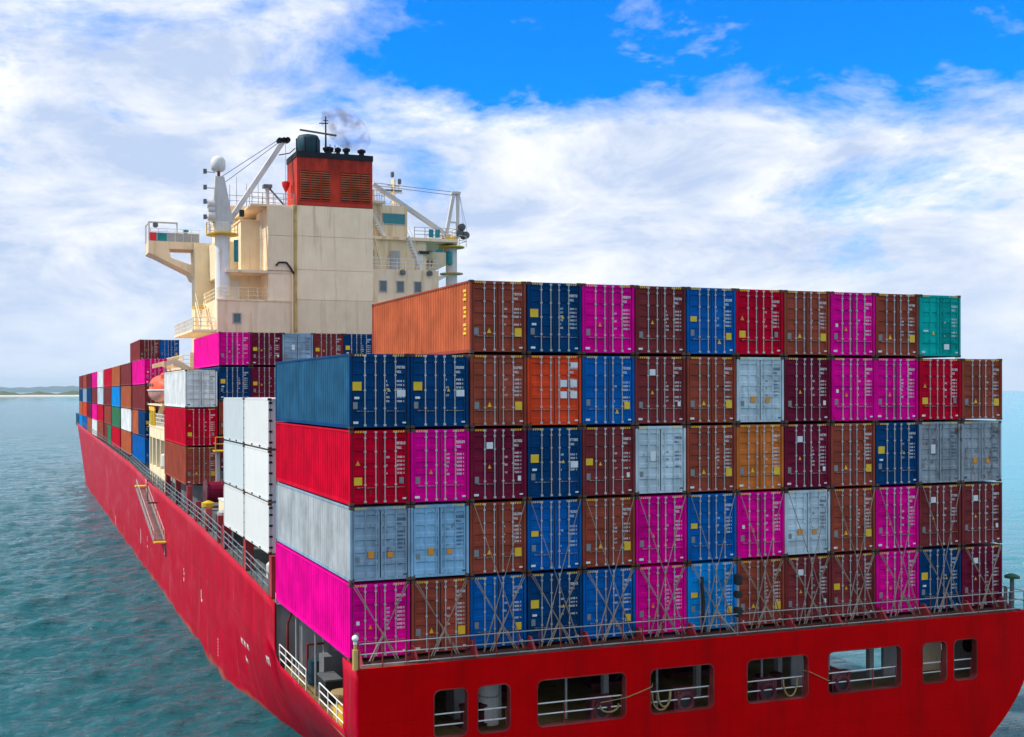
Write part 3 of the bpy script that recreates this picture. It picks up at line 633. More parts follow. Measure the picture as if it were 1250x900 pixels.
def cmesh(L, H, kind):
    key = (L, H, kind)
    if key in CM: return CM[key]
    M = {}
    b = MB()                                                # frame
    for y0, y1 in ((0, 0.13), (L-0.13, L)):
        for x0, x1 in ((0, 0.10), (W-0.10, W)): b.box(x0, x1, y0, y1, 0.118, H-0.118)
    b.box(0.17, W-0.17, 0.0, 0.10, 0.06, 0.15); b.box(0.17, W-0.17, 0.0, 0.10, H-0.14, H-0.025)
    b.box(0.17, W-0.17, L-0.10, L, 0.015, 0.15); b.box(0.17, W-0.17, L-0.10, L, H-0.14, H-0.01)
    for x0, x1 in ((0.004, 0.07), (W-0.07, W-0.004)):
        b.box(x0, x1, 0.178, L-0.178, 0.03, 0.16); b.box(x0, x1, 0.178, L-0.178, H-0.09, H-0.015)
    M['frame'] = b.mesh('frame')
    b = MB()
    for x0 in (-0.004, W-0.166):
        for y0 in (-0.004, L-0.172):
            for z0 in (0, H-0.118): b.box(x0, x0+0.17, y0, y0+0.176, z0, z0+0.118)
    M['corner_castings'] = b.mesh('corner_castings')
    # side wall (port side, outer face at x = 0.02)
    b = MB(); pr = corr(0.13, L-0.13, 0.036, 0.278) if kind == 'dry' else [(0.13, 0), (L-0.13, 0)]
    z0, z1 = 0.16, H-0.09
    for y, d in pr: b.v += [(0.018+d, y, z0), (0.018+d, y, z1)]
    b.f = [(2*i, 2*i+1, 2*i+3, 2*i+2) for i in range(len(pr)-1)]
    k = len(b.v); b.v += [(0.075, 0.13, z0), (0.075, 0.13, z1), (0.075, L-0.13, z0), (0.075, L-0.13, z1)]; b.f.append((k, k+2, k+3, k+1))
    M['side_l'] = b.mesh('side_wall', False)
    b2 = MB(); b2.v = [(W-x, y, z) for x, y, z in b.v]; b2.f = [q[::-1] for q in b.f]; M['side_r'] = b2.mesh('side_wall', False)
    b = MB(); b.box(0.07, W-0.07, 0.1, L-0.1, H-0.06, H-0.03)
    M['roof'] = b.mesh('roof'); M['floor'] = MB().box(0.07, W-0.07, 0.1, L-0.1, 0.08, 0.14).mesh('floor')
    M['front'] = MB().box(0.10, W-0.10, L-0.09, L-0.05, 0.15, H-0.14).mesh('front_wall')
    # door leaf: horizontal corrugations
    for nm, x0, x1 in (('door_l', 0.135, W/2-0.026), ('door_r', W/2+0.026, W-0.135)):
        b = MB(); z0, z1 = 0.158, H-0.148
        prof = [(z0, 0.036), (z0+0.10, 0.036)]
        nb = 5; zs = (z1-z0-0.2)/nb
        for i in range(nb):
            a = z0+0.10+i*zs
            if kind == 'dry': prof += [(a+zs*0.16, 0.036), (a+zs*0.24, 0.072), (a+zs*0.76, 0.072), (a+zs*0.84, 0.036)]
        prof += [(z1-0.1, 0.036), (z1, 0.036)]
        mrg = 0.06
        def strip(xa, xb, pf):
            k = len(b.v)
            for z, y in pf: b.v.extend([(xa, y, z), (xb, y, z)])
            b.f.extend([(k+2*i, k+2*i+1, k+2*i+3, k+2*i+2) for i in range(len(pf)-1)])
        strip(x0+mrg, x1-mrg, prof)
        b.box(x0, x0+mrg, 0.030, 0.085, z0, z1); b.box(x1-mrg, x1, 0.030, 0.085, z0, z1)
        k = len(b.v); b.v += [(x0, 0.085, z0), (x1, 0.085, z0), (x1, 0.085, z1), (x0, 0.085, z1)]; b.f.append((k, k+3, k+2, k+1))
        M[nm] = b.mesh('door', True)
    b = MB(); r_ = 0.020
    b.cyl((0, 0.006, 0.10), (0, 0.006, H-0.06), r_, n=6)
    for z in (0.10, H-0.14): b.box(-0.05, 0.05, -0.022, 0.028, z, z+0.08)
    for fz in (0.26, 0.50, 0.70, 0.88): b.box(-0.042, 0.042, -0.016, 0.034, H*fz, H*fz+0.06)
    M['rod'] = b.mesh('lock_rod')
    b = MB(); b.box(0, 0.34, -0.012, 0.002, -0.007, 0.007); b.box(0.05, 0.10, -0.016, 0.006, -0.022, 0.022)
    M['handle'] = b.mesh('handle')
    b = MB(); b.box(W/2-0.025, W/2+0.025, 0.048, 0.075, 0.155, H-0.145); b.box(0.102, 0.134, 0.048, 0.075, 0.155, H-0.145); b.box(W-0.134, W-0.102, 0.048, 0.075, 0.155, H-0.145)
    M['gasket'] = b.mesh('gasket')
    b = MB()
    for xs0 in (0.20, W-0.20-0.5):
        for i in range(5): b.add([(xs0+i*0.10, -0.003, H-0.115), (xs0+i*0.10+0.055, -0.003, H-0.115), (xs0+i*0.10+0.085, -0.003, H-0.04), (xs0+i*0.10+0.03, -0.003, H-0.04)], [(0, 1, 2, 3)])
    M['hazard'] = b.mesh('hazard_stripe', False)
    CM[key] = M; return M
SQ = MB().box(-0.5, 0.5, -0.004, 0.004, -0.5, 0.5).mesh('sticker')
TRI = MB().prism([(-0.5, -0.45), (0.5, -0.45), (0, 0.5)], 'y', -0.004, 0.004).mesh('warning_triangle')
def stick(parent, name, me, mat, x, z, w, h):
    o = inst(name, me, mat, parent, (x, 0.024, z)); o.scale = (w, 1, h); return o
def gear_to(style, rr, dl, dr, H, var):
    """placards as they sit on the doors of each livery"""
    s = style
    if s in ('navy',):
        stick(dl, 'placard', SQ, 'sticker_yellow', 0.31, H*0.565, 0.36, 0.33); stick(dl, 'sticker', SQ, 'sticker_white', 0.30, H*0.41, 0.20, 0.09); stick(dl, 'plate', SQ, 'sticker_grey', 0.24, H*0.31, 0.18, 0.26)
        stick(dr, 'warning_triangle', TRI, 'sticker_yellow', 1.60, H*0.515, 0.13, 0.14)
        if rr.random() < 0.6: stick(dr, 'notice', SQ, 'sticker_white', 2.10, H*0.47, 0.34, 0.26)
    elif s in ('brown', 'rust', 'ochre'):
        stick(dl, 'plate', SQ, 'sticker_grey', 0.28, H*0.30, 0.20, 0.28); stick(dl, 'warning_triangle', TRI, 'sticker_yellow', 0.83, H*0.31, 0.19, 0.21)
        if rr.random() < 0.75: stick(dr, 'placard', SQ, 'sticker_yellow', 2.10, H*0.29, 0.30, 0.34)
        elif rr.random() < 0.6: stick(dr, 'notice', SQ, 'sticker_white', 2.10, H*0.29, 0.14, 0.24)
    elif s == 'pink':
        stick(dl, 'plate', SQ, 'sticker_grey', 0.28, H*0.31, 0.17, 0.26); stick(dl, 'warning_triangle', TRI, 'sticker_orange', 0.83, H*0.42, 0.16, 0.18)
        if rr.random() < 0.5: stick(dl, 'sticker', SQ, 'sticker_white', 0.33, H*0.48, 0.13, 0.15)
    elif s in ('maroon', 'plum'):
        stick(dl, 'plate', SQ, 'sticker_grey', 0.28, H*0.29, 0.17, 0.26); stick(dl, 'warning_triangle', TRI, 'sticker_yellow', 0.83, H*0.47, 0.14, 0.16)
        q = rr.random()
        if q < 0.35: stick(dl, 'placard', SQ, 'sticker_yellow', 0.32, H*0.50, 0.32, 0.28)
        elif q < 0.7: stick(dl, 'notice', SQ, 'sticker_white', 0.84, H*0.76, 0.28, 0.26)
        if rr.random() < 0.5: stick(dr, 'sticker', SQ, 'sticker_white', 2.14, H*0.30, 0.14, 0.2)
    elif s in ('crimson', 'red'):
        if s == 'crimson':
            stick(dl, 'warning_triangle', TRI, 'sticker_orange', 0.33, H*0.56, 0.2, 0.2); stick(dl, 'placard', SQ, 'sticker_yellow', 0.34, H*0.32, 0.32, 0.30); stick(dr, 'plate', SQ, 'sticker_grey', 2.10, H*0.32, 0.18, 0.24)
        else:
            for xx in (1.64, 2.10):
                for zf in (0.60, 0.44): stick(dr, 'notice', SQ, 'sticker_white', xx, H*zf, 0.30, 0.28)
            stick(dr, 'notice', SQ, 'sticker_white', 2.12, H*0.86, 0.32, 0.22)
    elif s in ('blue', 'azure'):
        stick(dl, 'plate', SQ, 'sticker_grey', 0.28, H*0.33, 0.17, 0.26)
        q = rr.random()
        if q < 0.5: stick(dl, 'placard', SQ, 'sticker_yellow', 0.33, H*0.53, 0.32, 0.22)
        if q > 0.4: stick(dr, 'warning_triangle', TRI, 'sticker_yellow', 1.62, H*0.2, 0.18, 0.2); stick(dr, 'placard', SQ, 'sticker_yellow', 2.1, H*0.28, 0.26, 0.3)
    elif s == 'teal':
        stick(dl, 'sticker', SQ, 'sticker_white', 0.40, H*0.42, 0.28, 0.07); stick(dl, 'warning_triangle', TRI, 'sticker_yellow', 0.83, H*0.39, 0.16, 0.18); stick(dr, 'notice', SQ, 'sticker_white', 1.62, H*0.17, 0.3, 0.26)
    elif s in ('lightgrey', 'greyblue', 'skyblue', 'worn'):
        q = rr.random()
        if q < 0.4:
            stick(dl, 'placard', SQ, 'sticker_orange', 0.84, H*0.36, 0.24, 0.26); stick(dr, 'placard', SQ, 'sticker_orange', 1.62, H*0.35, 0.22, 0.2)
        else: stick(dl, 'notice', SQ, 'sticker_white', 0.85, H*0.56, 0.26, 0.42)
        stick(dl, 'plate', SQ, 'sticker_grey', 0.3, H*0.3, 0.16, 0.22)
def container(loc, L, H, col, label, group, detail=2, var=0, kind='dry', lit_sidecol=None):
    M = cmesh(L, H, kind); mt = ('reefer_blue' if col == 'lightgrey' else 'reefer_white') if kind == 'reefer' else 'paint_'+col
    t = empty('reefer_container' if kind == 'reefer' else 'shipping_container', loc); tag(t, label, 'container', group)
    rr = random.Random(int(loc[0]*31+loc[1]*17+loc[2]*101)+var)
    sm = 'paint_'+lit_sidecol if lit_sidecol else mt
    inst('frame', M['frame'], mt, t); tag(inst('corner_castings', M['corner_castings'], 'hull_aft_frame' if detail else mt, t), kind='stuff')
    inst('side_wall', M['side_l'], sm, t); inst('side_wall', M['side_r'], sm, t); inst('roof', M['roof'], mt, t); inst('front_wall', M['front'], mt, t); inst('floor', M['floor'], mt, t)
    dl = inst('door', M['door_l'], mt, t); dr = inst('door', M['door_r'], mt, t)
    if detail >= 1:
        rm_ = mt if col in ('lightgrey', 'greyblue', 'skyblue', 'worn', 'teal') and kind == 'dry' else 'galv'
        for d, xs_ in ((dl, (0.62, 1.05)), (dr, (1.42, 1.86))):
            for x in xs_: inst('lock_rod', M['rod'], rm_, d, (x, 0, 0))
        inst('gasket', M['gasket'], 'gasket', t)
    if detail >= 2:
        for d, xs_ in ((dl, (0.28, 0.66)), (dr, (1.46, 1.88))):
            for k, x in enumerate(xs_): inst('handle', M['handle'], 'rod_steel' if rm_ == 'galv' else rm_, d, (x, 0, H*(0.232 if k else 0.236)))
        if kind == 'dry':
            tag(inst('lettering', lettering(var % 17, H), 'letter_dark' if col in ('lightgrey', 'greyblue', 'skyblue', 'worn', 'white') else 'letter_white', t), kind='stuff')
            if H > 2.7: tag(inst('hazard_stripe', M['hazard'], 'sticker_yellow', t), kind='stuff')
            gear_to(col, rr, dl, dr, H, var)
    return t
HC, STD = 2.896, 2.591
P = 2.5
TZ = [0.02, 2.965, 5.90, 8.83, 11.77]
ORD = ['outboard', 'second', 'third', 'fourth', 'fifth', 'sixth', 'seventh', 'eighth', 'ninth', 'tenth', 'eleventh', 'twelfth', 'far outboard']
TN = ['bottom tier', 'second tier', 'third tier', 'fourth tier', 'top tier']
CN = dict(brown='brown', rust='rusty orange brown', maroon='dark maroon', plum='dark plum', crimson='crimson', red='bright orange red', pink='magenta pink', navy='navy blue', blue='royal blue', azure='bright azure blue',
          teal='teal green', green='dark green', lightgrey='pale grey', greyblue='weathered grey blue', skyblue='light sky blue', worn='rust streaked grey', ochre='orange ochre', white='white', steelblue='steel blue')
GRID = [
 'pink brown blue navy blue pink azure brown maroon maroon pink navy plum',
 'greyblue skyblue brown blue brown pink blue pink lightgrey brown pink maroon maroon',
 'crimson pink plum navy maroon lightgrey brown ochre plum brown navy worn worn',
 'navy navy brown red blue maroon brown lightgrey plum pink pink crimson brown',
 '- - brown navy pink maroon blue crimson brown pink brown teal -']
vv = 0; rj = random.Random(21)
for ti, row in enumerate(GRID):
    for ci, c in enumerate(row.split()):
        if c == '-': continue
        sc_ = {(0, 3): 'steelblue', (0, 1): 'greyblue_lit', (2, 4): 'rust'}.get((ci, ti))  # sunlit tone painted on the side walls, brighter than the doors
        vv += 1
        colw = ('column beside the globe lamp' if ci == 0 else ORD[ci]+' column from the globe lamp' if ci < 12 else 'column farthest from the globe lamp')
        container((ci*P+rj.uniform(-0.014, 0.014), rj.uniform(-0.01, 0.05), TZ[ti]), 12.192, HC, c, '%s container with its doors aft, %s, %s' % (CN[c], TN[ti], colw), 'containers in the aft stack', 2, vv*5+ci, lit_sidecol=sc_)
# lashing rods across the aft stack
def rod(a, b, label):
    a = Vector(a); b = Vector(b); d = (b-a)
    t = MB().cyl(a+d*0.28, b, 0.016, n=5).build('lashing_rod', 'rod_steel'); tag(t, label, 'lashing rod', 'lashing rods on the aft stack')
    MB().cyl(a, a+d*0.30, 0.027, n=6).build('turnbuckle', 'rod_steel', t)
for ci in range(13):
    x0 = ci*P; yb = -0.42
    cn = GRID[0].split()[ci]
    lab = lambda k_: '%s over the %s bottom container, %s' % (k_, CN[cn].replace('bright ', ''), 'beside the globe lamp' if ci == 0 else ORD[ci]+' from globe lamp' if ci < 12 else 'farthest from globe lamp')
    for k, off in ((0, 0.0), (1, 0.11)):
        rod((x0+0.62+off, yb, 0.05), (x0+W-0.12-off*0.4, -0.05, TZ[1]-0.15+0.1*k), lab('short lashing rod leaning to starboard'))
        rod((x0+W-0.62-off, yb+0.05, 0.05), (x0+0.12+off*0.4, -0.07, TZ[1]-0.15+0.1*k), lab('short lashing rod leaning to port'))
    if 1 < ci < 12:
        rod((x0+0.35, yb-0.02, 0.05), (x0+W-0.08, -0.06, TZ[2]-0.05), lab('long lashing rod leaning to starboard')); rod((x0+W-0.35, yb+0.03, 0.05), (x0+0.08, -0.08, TZ[2]-0.05), lab('long lashing rod leaning to port'))

FP = MB().box(-0.004, 0.003, -0.18, 0.18, 0.03, 0.13).mesh('fork_pocket'); HG = MB().box(-0.09, 0.09, -0.012, 0.03, -0.05, 0.05).mesh('hinge')
# ---- reefers, block just forward of the aft stack (two 20 ft boxes end to end, three tiers)
for ti in range(3):
    for k in range(2):
        container((0.0, 13.78+k*6.28, 2.05+ti*2.65), 6.058, STD, 'lightgrey' if k and ti else 'white', 'white refrigerated container, %s of the white stack, %s one of its pair' % (('bottom', 'middle', 'top')[ti], ('aft', 'forward')[k]), 'white refrigerated containers by the deck edge', 1, ti+k, kind='reefer')
for o_ in [q for q in bpy.data.objects if q.name.startswith('reefer_container')]:
    for yy in (2.05, 4.0): inst('fork_pocket', FP, 'black', o_, (0, yy, 0.02))
    dr_ = [c for c in o_.children if c.name.startswith('door')]
    for zz in (0.35, 0.9, 1.45, 2.0, 2.35):
        inst('hinge', HG, 'black', dr_[0], (0.11, 0, zz)); inst('hinge', HG, 'black', dr_[1], (W-0.11, 0, zz))
b = MB()
for i in range(11):
    if i in (3, 7): continue
    b.box(0.006, 0.016, 0.42, 0.42+(0.22 if i % 2 else 0.30), 2.45-i*0.17, 2.45-i*0.17+0.11)
oc = [q for q in bpy.data.objects if q.name.startswith('shipping_container') and (q.location-Vector((2*P, 0, TZ[4]))).length < 0.1][0]
tag(b.build('side_lettering', 'sticker_yellow', oc), kind='stuff')
BOLT = MB().cyl((-0.03, 0, 0), (0.0, 0, 0), 0.09, n=8).mesh('vent_cap')
# ---- block before the deckhouse
Y3 = 41.8
for ti, (c, z, H) in enumerate((('maroon', 3.2, HC), ('crimson', 6.13, HC), ('white', 9.06, HC))):
    container((0.0, Y3, z), 12.192, H, c if c != 'maroon' else 'brown', ('brown container at the deck edge under the crimson one, before the deckhouse', 'crimson container at the deck edge between brown and white ones', 'white container on top of the crimson one beside the orange lifeboat')[ti], 'containers before the deckhouse', 2, 3+ti)
b3 = {1: ['maroon', 'brown', 'navy', 'pink'], 2: ['brown', 'brown', 'plum', 'plum'], 3: ['navy', 'brown', 'blue', 'greyblue'], 4: ['brown', 'brown', 'maroon', 'maroon'], 5: ['brown', 'pink', 'brown', 'navy']}
for ci, st in b3.items():
    for ti, c in enumerate(st):
        container((ci*P+0.08, Y3, 4.3+ti*2.66), 12.192, STD, c, '%s container, %s before deckhouse, %s column from deck edge' % (CN[c], ('bottom', 'second', 'third', 'top')[ti]+' tier', ('', 'second', 'third', 'fourth', 'fifth', 'sixth')[ci]), 'containers before the deckhouse', 2, ci*3+ti)
# ---- bays forward of the deckhouse
BAYS = [(69.0, [('blue',), ('navy', 'rust'), ('maroon',), ('pink',)]), (82.73, ['rust', 'white', 'rust', 'maroon']), (96.67, ['crimson', 'green', 'azure', 'rust']), (109.9, [('green', 'maroon'), 'brown', 'maroon', 'crimson']),
        (124.1, ['brown', 'crimson', 'lightgrey', 'white']), (137.6, ['white', 'pink', 'maroon', 'pink']), (151.3, ['rust', 'plum', 'navy', 'plum']), (165.0, ['blue', 'red', 'greyblue', 'brown']), (178.6, ['azure', 'rust', 'navy', 'maroon']), (192.2, ['steelblue', '-', 'pink', 'maroon'])]
BN = ['nearest the lifeboat', 'second stack forward of the lifeboat', 'third stack forward of the lifeboat', 'fourth stack forward of the lifeboat', 'fifth stack forward of the lifeboat', 'sixth stack forward of the lifeboat', 'seventh stack forward of the lifeboat', 'third stack back from the bow', 'second stack back from the bow', 'stack nearest the bow']
for bi, (y, st) in enumerate(BAYS):
    for ti, c in enumerate(st):
        z = 3.1+ti*2.65
        if y > 185 and ti > 0: continue
        cs = c if isinstance(c, tuple) else (c,)
        for k, cc in enumerate(cs):
            L = 12.192 if len(cs) == 1 else 6.058
            lab = '%s container, %s of deck edge stack, %s' % (CN[cc], ('bottom', 'second tier', 'third tier', 'top')[ti], BN[bi])
            container((0.0, y+k*6.13, z), L, STD, cc, lab, 'containers forward of the deckhouse', 2 if bi == 0 else 1 if k == 0 and bi < 2 else 0, bi*4+ti)
for ci in (1, 2):
    for ti, c in enumerate(('brown', 'maroon', 'rust', 'navy', ('maroon', 'blue')[ci-1])):
        container((ci*P, 96.67, 3.6+ti*2.68), 12.192, STD, c, '%s container, %s in tall forward stack, %s column from deck edge' % (CN[c], ('bottom', 'second tier', 'third tier', 'fourth tier', 'topmost')[ti], ('', 'second', 'third')[ci]), 'containers forward of the deckhouse', 2 if ti > 3 else 0, ci+ti)

# ------------------------------------------------------------------ deck edge: coamings, rails, pedestals
for y0, y1, zt in ((26.9, 41.0, 2.0),)+tuple((y-0.2, y+12.6, 2.98) for y, _ in BAYS):
    zb = lerp(SHEER, y0)-0.1
    MB().box(0.75, 31.75 if y0 < 180 else 26, y0, y1, zb, zt).build('hatch_coaming', 'coaming', SHIP)
MB().box(2.9, 31, 13.4, 26.8, 0, 2.0).build('hatch_coaming', 'coaming', SHIP)
MB().box(0.9, 31.5, 41.4, 54.2, 1.2, 3.15).build('hatch_coaming', 'coaming', SHIP)
MB().box(2.6, 18, 41.4, 54.2, 3.15, 4.26).build('hatch_cover', 'coaming', SHIP)
for x0 in (2.6,): MB().box(x0, 8.0, 96.5, 109.1, 2.98, 3.57).build('hatch_cover', 'coaming', SHIP)
for y in (13.55, 19.95, 26.45):
    zb = lerp(SHEER, y)-0.1
    MB().box(0.02, 0.5, y-0.28, y+0.28, zb, 2.03).build('stack_pedestal', 'pedestal_red', SHIP)
for y in (28.5, 33.0, 37.5, 41.5, 47.5, 53.5):
    zb = lerp(SHEER, y)-0.1
    MB().box(0.05, 0.45, y-0.2, y+0.2, zb, 3.17 if y > 41 else 2.4).build('stack_pedestal', 'pedestal_red', SHIP)
path = [(0.02, y, lerp(SHEER, y)-0.02) for y in (13.9, 19.6)]
railing('deck_rail', path, 1.05, (0.35, 0.68, 1.0), 1.3, SHIP, 'rail_dark', 'rail_dark', 0.03)
path = [(0.02, y, lerp(SHEER, y)-0.02) for y in (20.4, 26.0)]
railing('deck_rail', path, 1.05, (0.35, 0.68, 1.0), 1.3, SHIP, 'rail_dark', 'rail_dark', 0.03)
path = [(0.02, y, lerp(SHEER, y)-0.02) for y in (27.0, 33, 44, 55, 62, 68, 75, 83)]
railing('deck_rail', path, 1.08, (0.35, 0.68, 1.0), 1.6, SHIP, 'rail_dark', 'rail_dark', 0.032)
path = [(0.02, y, lerp(SHEER, y)-0.02) for y in (83, 100, 135, 160, 180)]
railing('deck_rail', path, 0.9, (0.5, 1.0), 3.2, SHIP, 'coaming', 'coaming', 0.045)
# lashing bridge by the block before the deckhouse
LB = MB()
for x in (2.2, 4.9, 7.4): LB.box(x-0.14, x+0.14, 40.2, 40.5, 1.2, 5.8)
lb = LB.build('lashing_bridge', 'rail_grey', SHIP)
for z in (5.8,): MB().box(1.9, 8, 39.6, 40.9, z, z+0.1).build('walkway', 'yellow', lb)
for z in (5.9,):
    b = MB()
    for h in (0.5, 1.0): b.tube([(1.9, 39.62, z+h), (8, 39.62, z+h)], 0.03)
    for i in range(6): b.cyl((1.9+i*1.2, 39.62, z), (1.9+i*1.2, 39.62, z+1.0), 0.03, n=6)
    b.build('guard_rail', 'yellow', lb)
# loose deck gear in the open bay
g = MB().box(0.9, 2.3, 30.2, 32.8, 2.0, 3.0).build('deck_locker', 'cream_light', SHIP); MB().box(0.86, 2.34, 30.16, 32.84, 3.0, 3.08).build('lid', 'white_steel', g)
g = MB().cyl((0.8, 37.4, 3.05), (1.9, 37.4, 3.05), 0.75, n=16).build('hose_reel', 'paint_plum', SHIP)
MB().cyl((1.9, 37.4, 3.05), (1.98, 37.4, 3.05), 0.95, n=16).build('flange', 'winch', g); MB().cyl((0.72, 37.4, 3.05), (0.80, 37.4, 3.05), 0.95, n=16).build('flange', 'winch', g)
for y in (29.0, 35.0): MB().lathe([(0.25, 0), (0.25, 1.2), (0.45, 1.3), (0.45, 1.55), (0.1, 1.7)], (0.55, y, 1.0), 12).build('vent_pipe', 'yellow' if y > 30 else 'rail_grey', SHIP)
for y in (16.8, 23.2): MB().lathe([(0.35, 0), (0.35, 0.7), (0.2, 0.85)], (0.9, y, 0.35), 12).build('vent_pipe', 'white_steel' if y < 20 else 'yellow', SHIP)

# ------------------------------------------------------------------ accommodation ladder on the hull side
gw = MB()
A = Vector((-0.60, 67.0, 0.85)); B_ = Vector((-0.60, 53.0, -2.45))
for dx in (-0.45, 0.45):
    gw.bar(A+Vector((dx, 0, 0)), B_+Vector((dx, 0, 0)), 0.10, 0.28)
GW = gw.build('accommodation_ladder', 'aluminium', SHIP)
TRD = MB().box(-0.40, 0.40, -0.11, 0.11, -0.02, 0.02).mesh('tread')
for i in range(48): inst('tread', TRD, 'aluminium', GW, tuple(A+(B_-A)*((i+0.5)/48)))
b = MB()
for dx in (-0.45, 0.45):
    b.tube([A+Vector((dx, 0, 0.85)), B_+Vector((dx, 0, 0.85))], 0.022)
    for i in range(13): q = A+(B_-A)*(i/12)+Vector((dx, 0, 0)); b.cyl(q, q+Vector((0, 0, 0.85)), 0.025, n=5)
b.build('handrail', 'crane_grey', GW)
MB().box(-1.15, 0.05, 66.6, 68.0, 0.95, 1.07).build('platform', 'yellow', GW)
MB().box(-1.1, -0.1, 52.2, 53.2, -2.6, -2.48).build('platform', 'yellow', GW)
b = MB(); b.box(-0.9, 0.0, 58.2, 58.5, 0.2, 0.32); b.tube([(-0.1, 60.5, 1.6), (-0.7, 60.5, 2.2), (-0.7, 60.5, 0.2)], 0.04)
b.build('davit_arm', 'winch', GW)

# ------------------------------------------------------------------ deckhouse
DH = MB().box(5.2, 27.0, 57.0, 72.0, 1.2, 18.75).build('deckhouse', 'cream', SHIP)
MB().box(20.12, 27.0, 57.35, 72.0, 18.75, 22.0).build('upper_wall', 'cream', DH)
MB().box(5.12, 27.08, 56.92, 57.0, 18.60, 18.74).build('deck_lip', 'cream_light', DH)
# gallery
MB().box(9.9, 12.6, 57.06, 62, 18.76, 21.2).build('gallery_wall', 'cream', DH)
MB().box(6.4, 9.9, 60.0, 64, 18.76, 21.2).build('gallery_back_wall', 'cream_light', DH)
MB().box(6.0, 12.6, 57.0, 66, 21.2, 21.45).build('gallery_roof', 'cream', DH)
MB().box(7.0, 7.9, 59.94, 59.99, 18.8, 20.8).build('door', 'white_steel', DH)
railing('gallery_rail', [(5.4, 57.1, 18.76), (9.85, 57.1, 18.76)], 1.05, (0.33, 0.66, 1.0), 0.9, SHIP, 'cream_light', 'cream_light', 0.03)
railing('gallery_rail', [(5.3, 66.5, 18.76), (5.3, 57.2, 18.76)], 1.05, (0.33, 0.66, 1.0), 1.2, SHIP, 'cream_light', 'cream_light', 0.03)
# side block beside the engine casing, built of plate strakes like the casing itself
for x0, x1, nm, y1 in ((9.92, 12.56, 'casing_side', 62.0), (12.6, 20.1, 'engine_casing', 64.5)):
    zs_ = [21.47, 24.70, 27.40] if nm == 'casing_side' else [14.0, 18.82, 21.62, 24.75, 27.62]
    core = MB().box(x0+0.03, x1-0.03, 57.0-0.02, y1, zs_[0], zs_[-1]).build(nm, 'cream', SHIP)
    if nm == 'engine_casing': CAS = core
    for a, c in zip(zs_[:-1], zs_[1:]):
        MB().box(x0, x1, 56.90, y1+0.02, a+0.02, c-0.02).build('plate', 'cream', core)
# round corner fairing where casing side meets gallery
b = MB().cyl((12.5, 56.82, 14.6), (12.5, 56.82, 27.6), 0.13, n=10).build('drain_pipe', 'ochre_pipe', CAS)
MB().cyl((12.2, 56.84, 14.6), (12.2, 56.84, 27.6), 0.05, n=8).build('drain_pipe', 'cream_light', CAS)
MB().tube([(10.6, 56.8, 21.9), (10.9, 56.7, 22.2), (11.6, 56.7, 22.2), (12.0, 56.75, 21.7), (12.3, 56.8, 21.2)], 0.09).build('cable_loop', 'black', CAS)
MB().box(8.0, 9.9, 60.0, 66.0, 21.45, 26.4).build('set_back_house', 'cream_light', DH)
MB().box(7.9, 9.95, 59.9, 66.1, 26.4, 26.55).build('roof', 'cream', DH)
MB().box(8.4, 12.7, 57.2, 66, 27.42, 27.6).build('casing_deck', 'cream', DH)
b = MB()
for i in range(14): b.bar((9.72, 59.0, 21.6+i*0.4), (9.72, 59.4, 21.6+i*0.4), 0.04, 0.04)
for y in (59.0, 59.4): b.bar((9.72, y, 21.5), (9.72, y, 27.2), 0.05, 0.05)
b.build('ladder', 'white_steel', DH)
MB().box(6.0, 12.6, 62, 70, 21.45, 24.7).build('bridge_front_house', 'cream_light', DH)
MB().box(7.4, 25.6, 65.5, 72, 24.7, 28.6).build('wheelhouse', 'cream_light', DH)
MB().box(7.2, 25.8, 65.3, 72.2, 28.6, 28.75).build('wheelhouse_roof', 'cream', DH)
MB().box(20.1, 27.0, 60.6, 72, 22.0, 25.3).build('recessed_wall', 'cream_light', DH)
MB().box(20.1, 30.2, 60.2, 69, 25.3, 25.6).build('bridge_deck', 'cream', DH)
MB().box(20.1, 25.3, 61.5, 65.5, 25.6, 28.9).build('upper_house', 'cream_light', DH)
MB().box(20.1, 22.6, 60.4, 65.5, 28.9, 29.1).build('top_deck', 'cream', DH)
def window(x, y, z, w_, h_, glass='glass', parent=DH):
    fr = MB()
    for a in ((x-w_/2-0.09, x+w_/2+0.09, z-h_/2-0.09, z-h_/2), (x-w_/2-0.09, x+w_/2+0.09, z+h_/2, z+h_/2+0.09), (x-w_/2-0.09, x-w_/2, z-h_/2, z+h_/2), (x+w_/2, x+w_/2+0.09, z-h_/2, z+h_/2)):
        fr.box(a[0], a[1], y-0.05, y+0.03, a[2], a[3])
    o = fr.build('window', 'rail_grey', parent)
    MB().box(x-w_/2, x+w_/2, y-0.012, y+0.02, z-h_/2, z+h_/2).build('pane', glass, None).parent = o if parent is SHIP else parent
    return o
for x in (21.25, 23.0, 24.8): window(x, 57.33, 20.35, 0.62, 0.95)
window(7.0, 56.98, 17.0, 0.62, 0.8)
window(23.85, 61.47, 27.55, 2.3, 0.95, 'glass_teal')
for x, w_ in ((21.0, 0.9), (23.6, 1.0), (26.2, 0.7)):
    MB().box(x-w_/2, x+w_/2, 60.42, 60.47, 22.05, 24.2).build('door', 'inner_grey' if w_ > 0.8 else 'white_steel', DH)
MB().box(26.0, 27.2, 60.30, 60.40, 24.0, 24.3).build('vent_grille', 'black', DH)
railing('house_rail', [(20.2, 57.5, 22.0), (27.0, 57.5, 22.0)], 1.05, (0.33, 0.66, 1.0), 0.85, SHIP, 'white_steel', 'white_steel', 0.03)
railing('bridge_deck_rail', [(25.6, 60.3, 25.6), (30.1, 60.3, 25.6), (30.1, 68.5, 25.6)], 1.05, (0.33, 0.66, 1.0), 1.0, SHIP, 'rail_grey', 'rail_grey', 0.03)
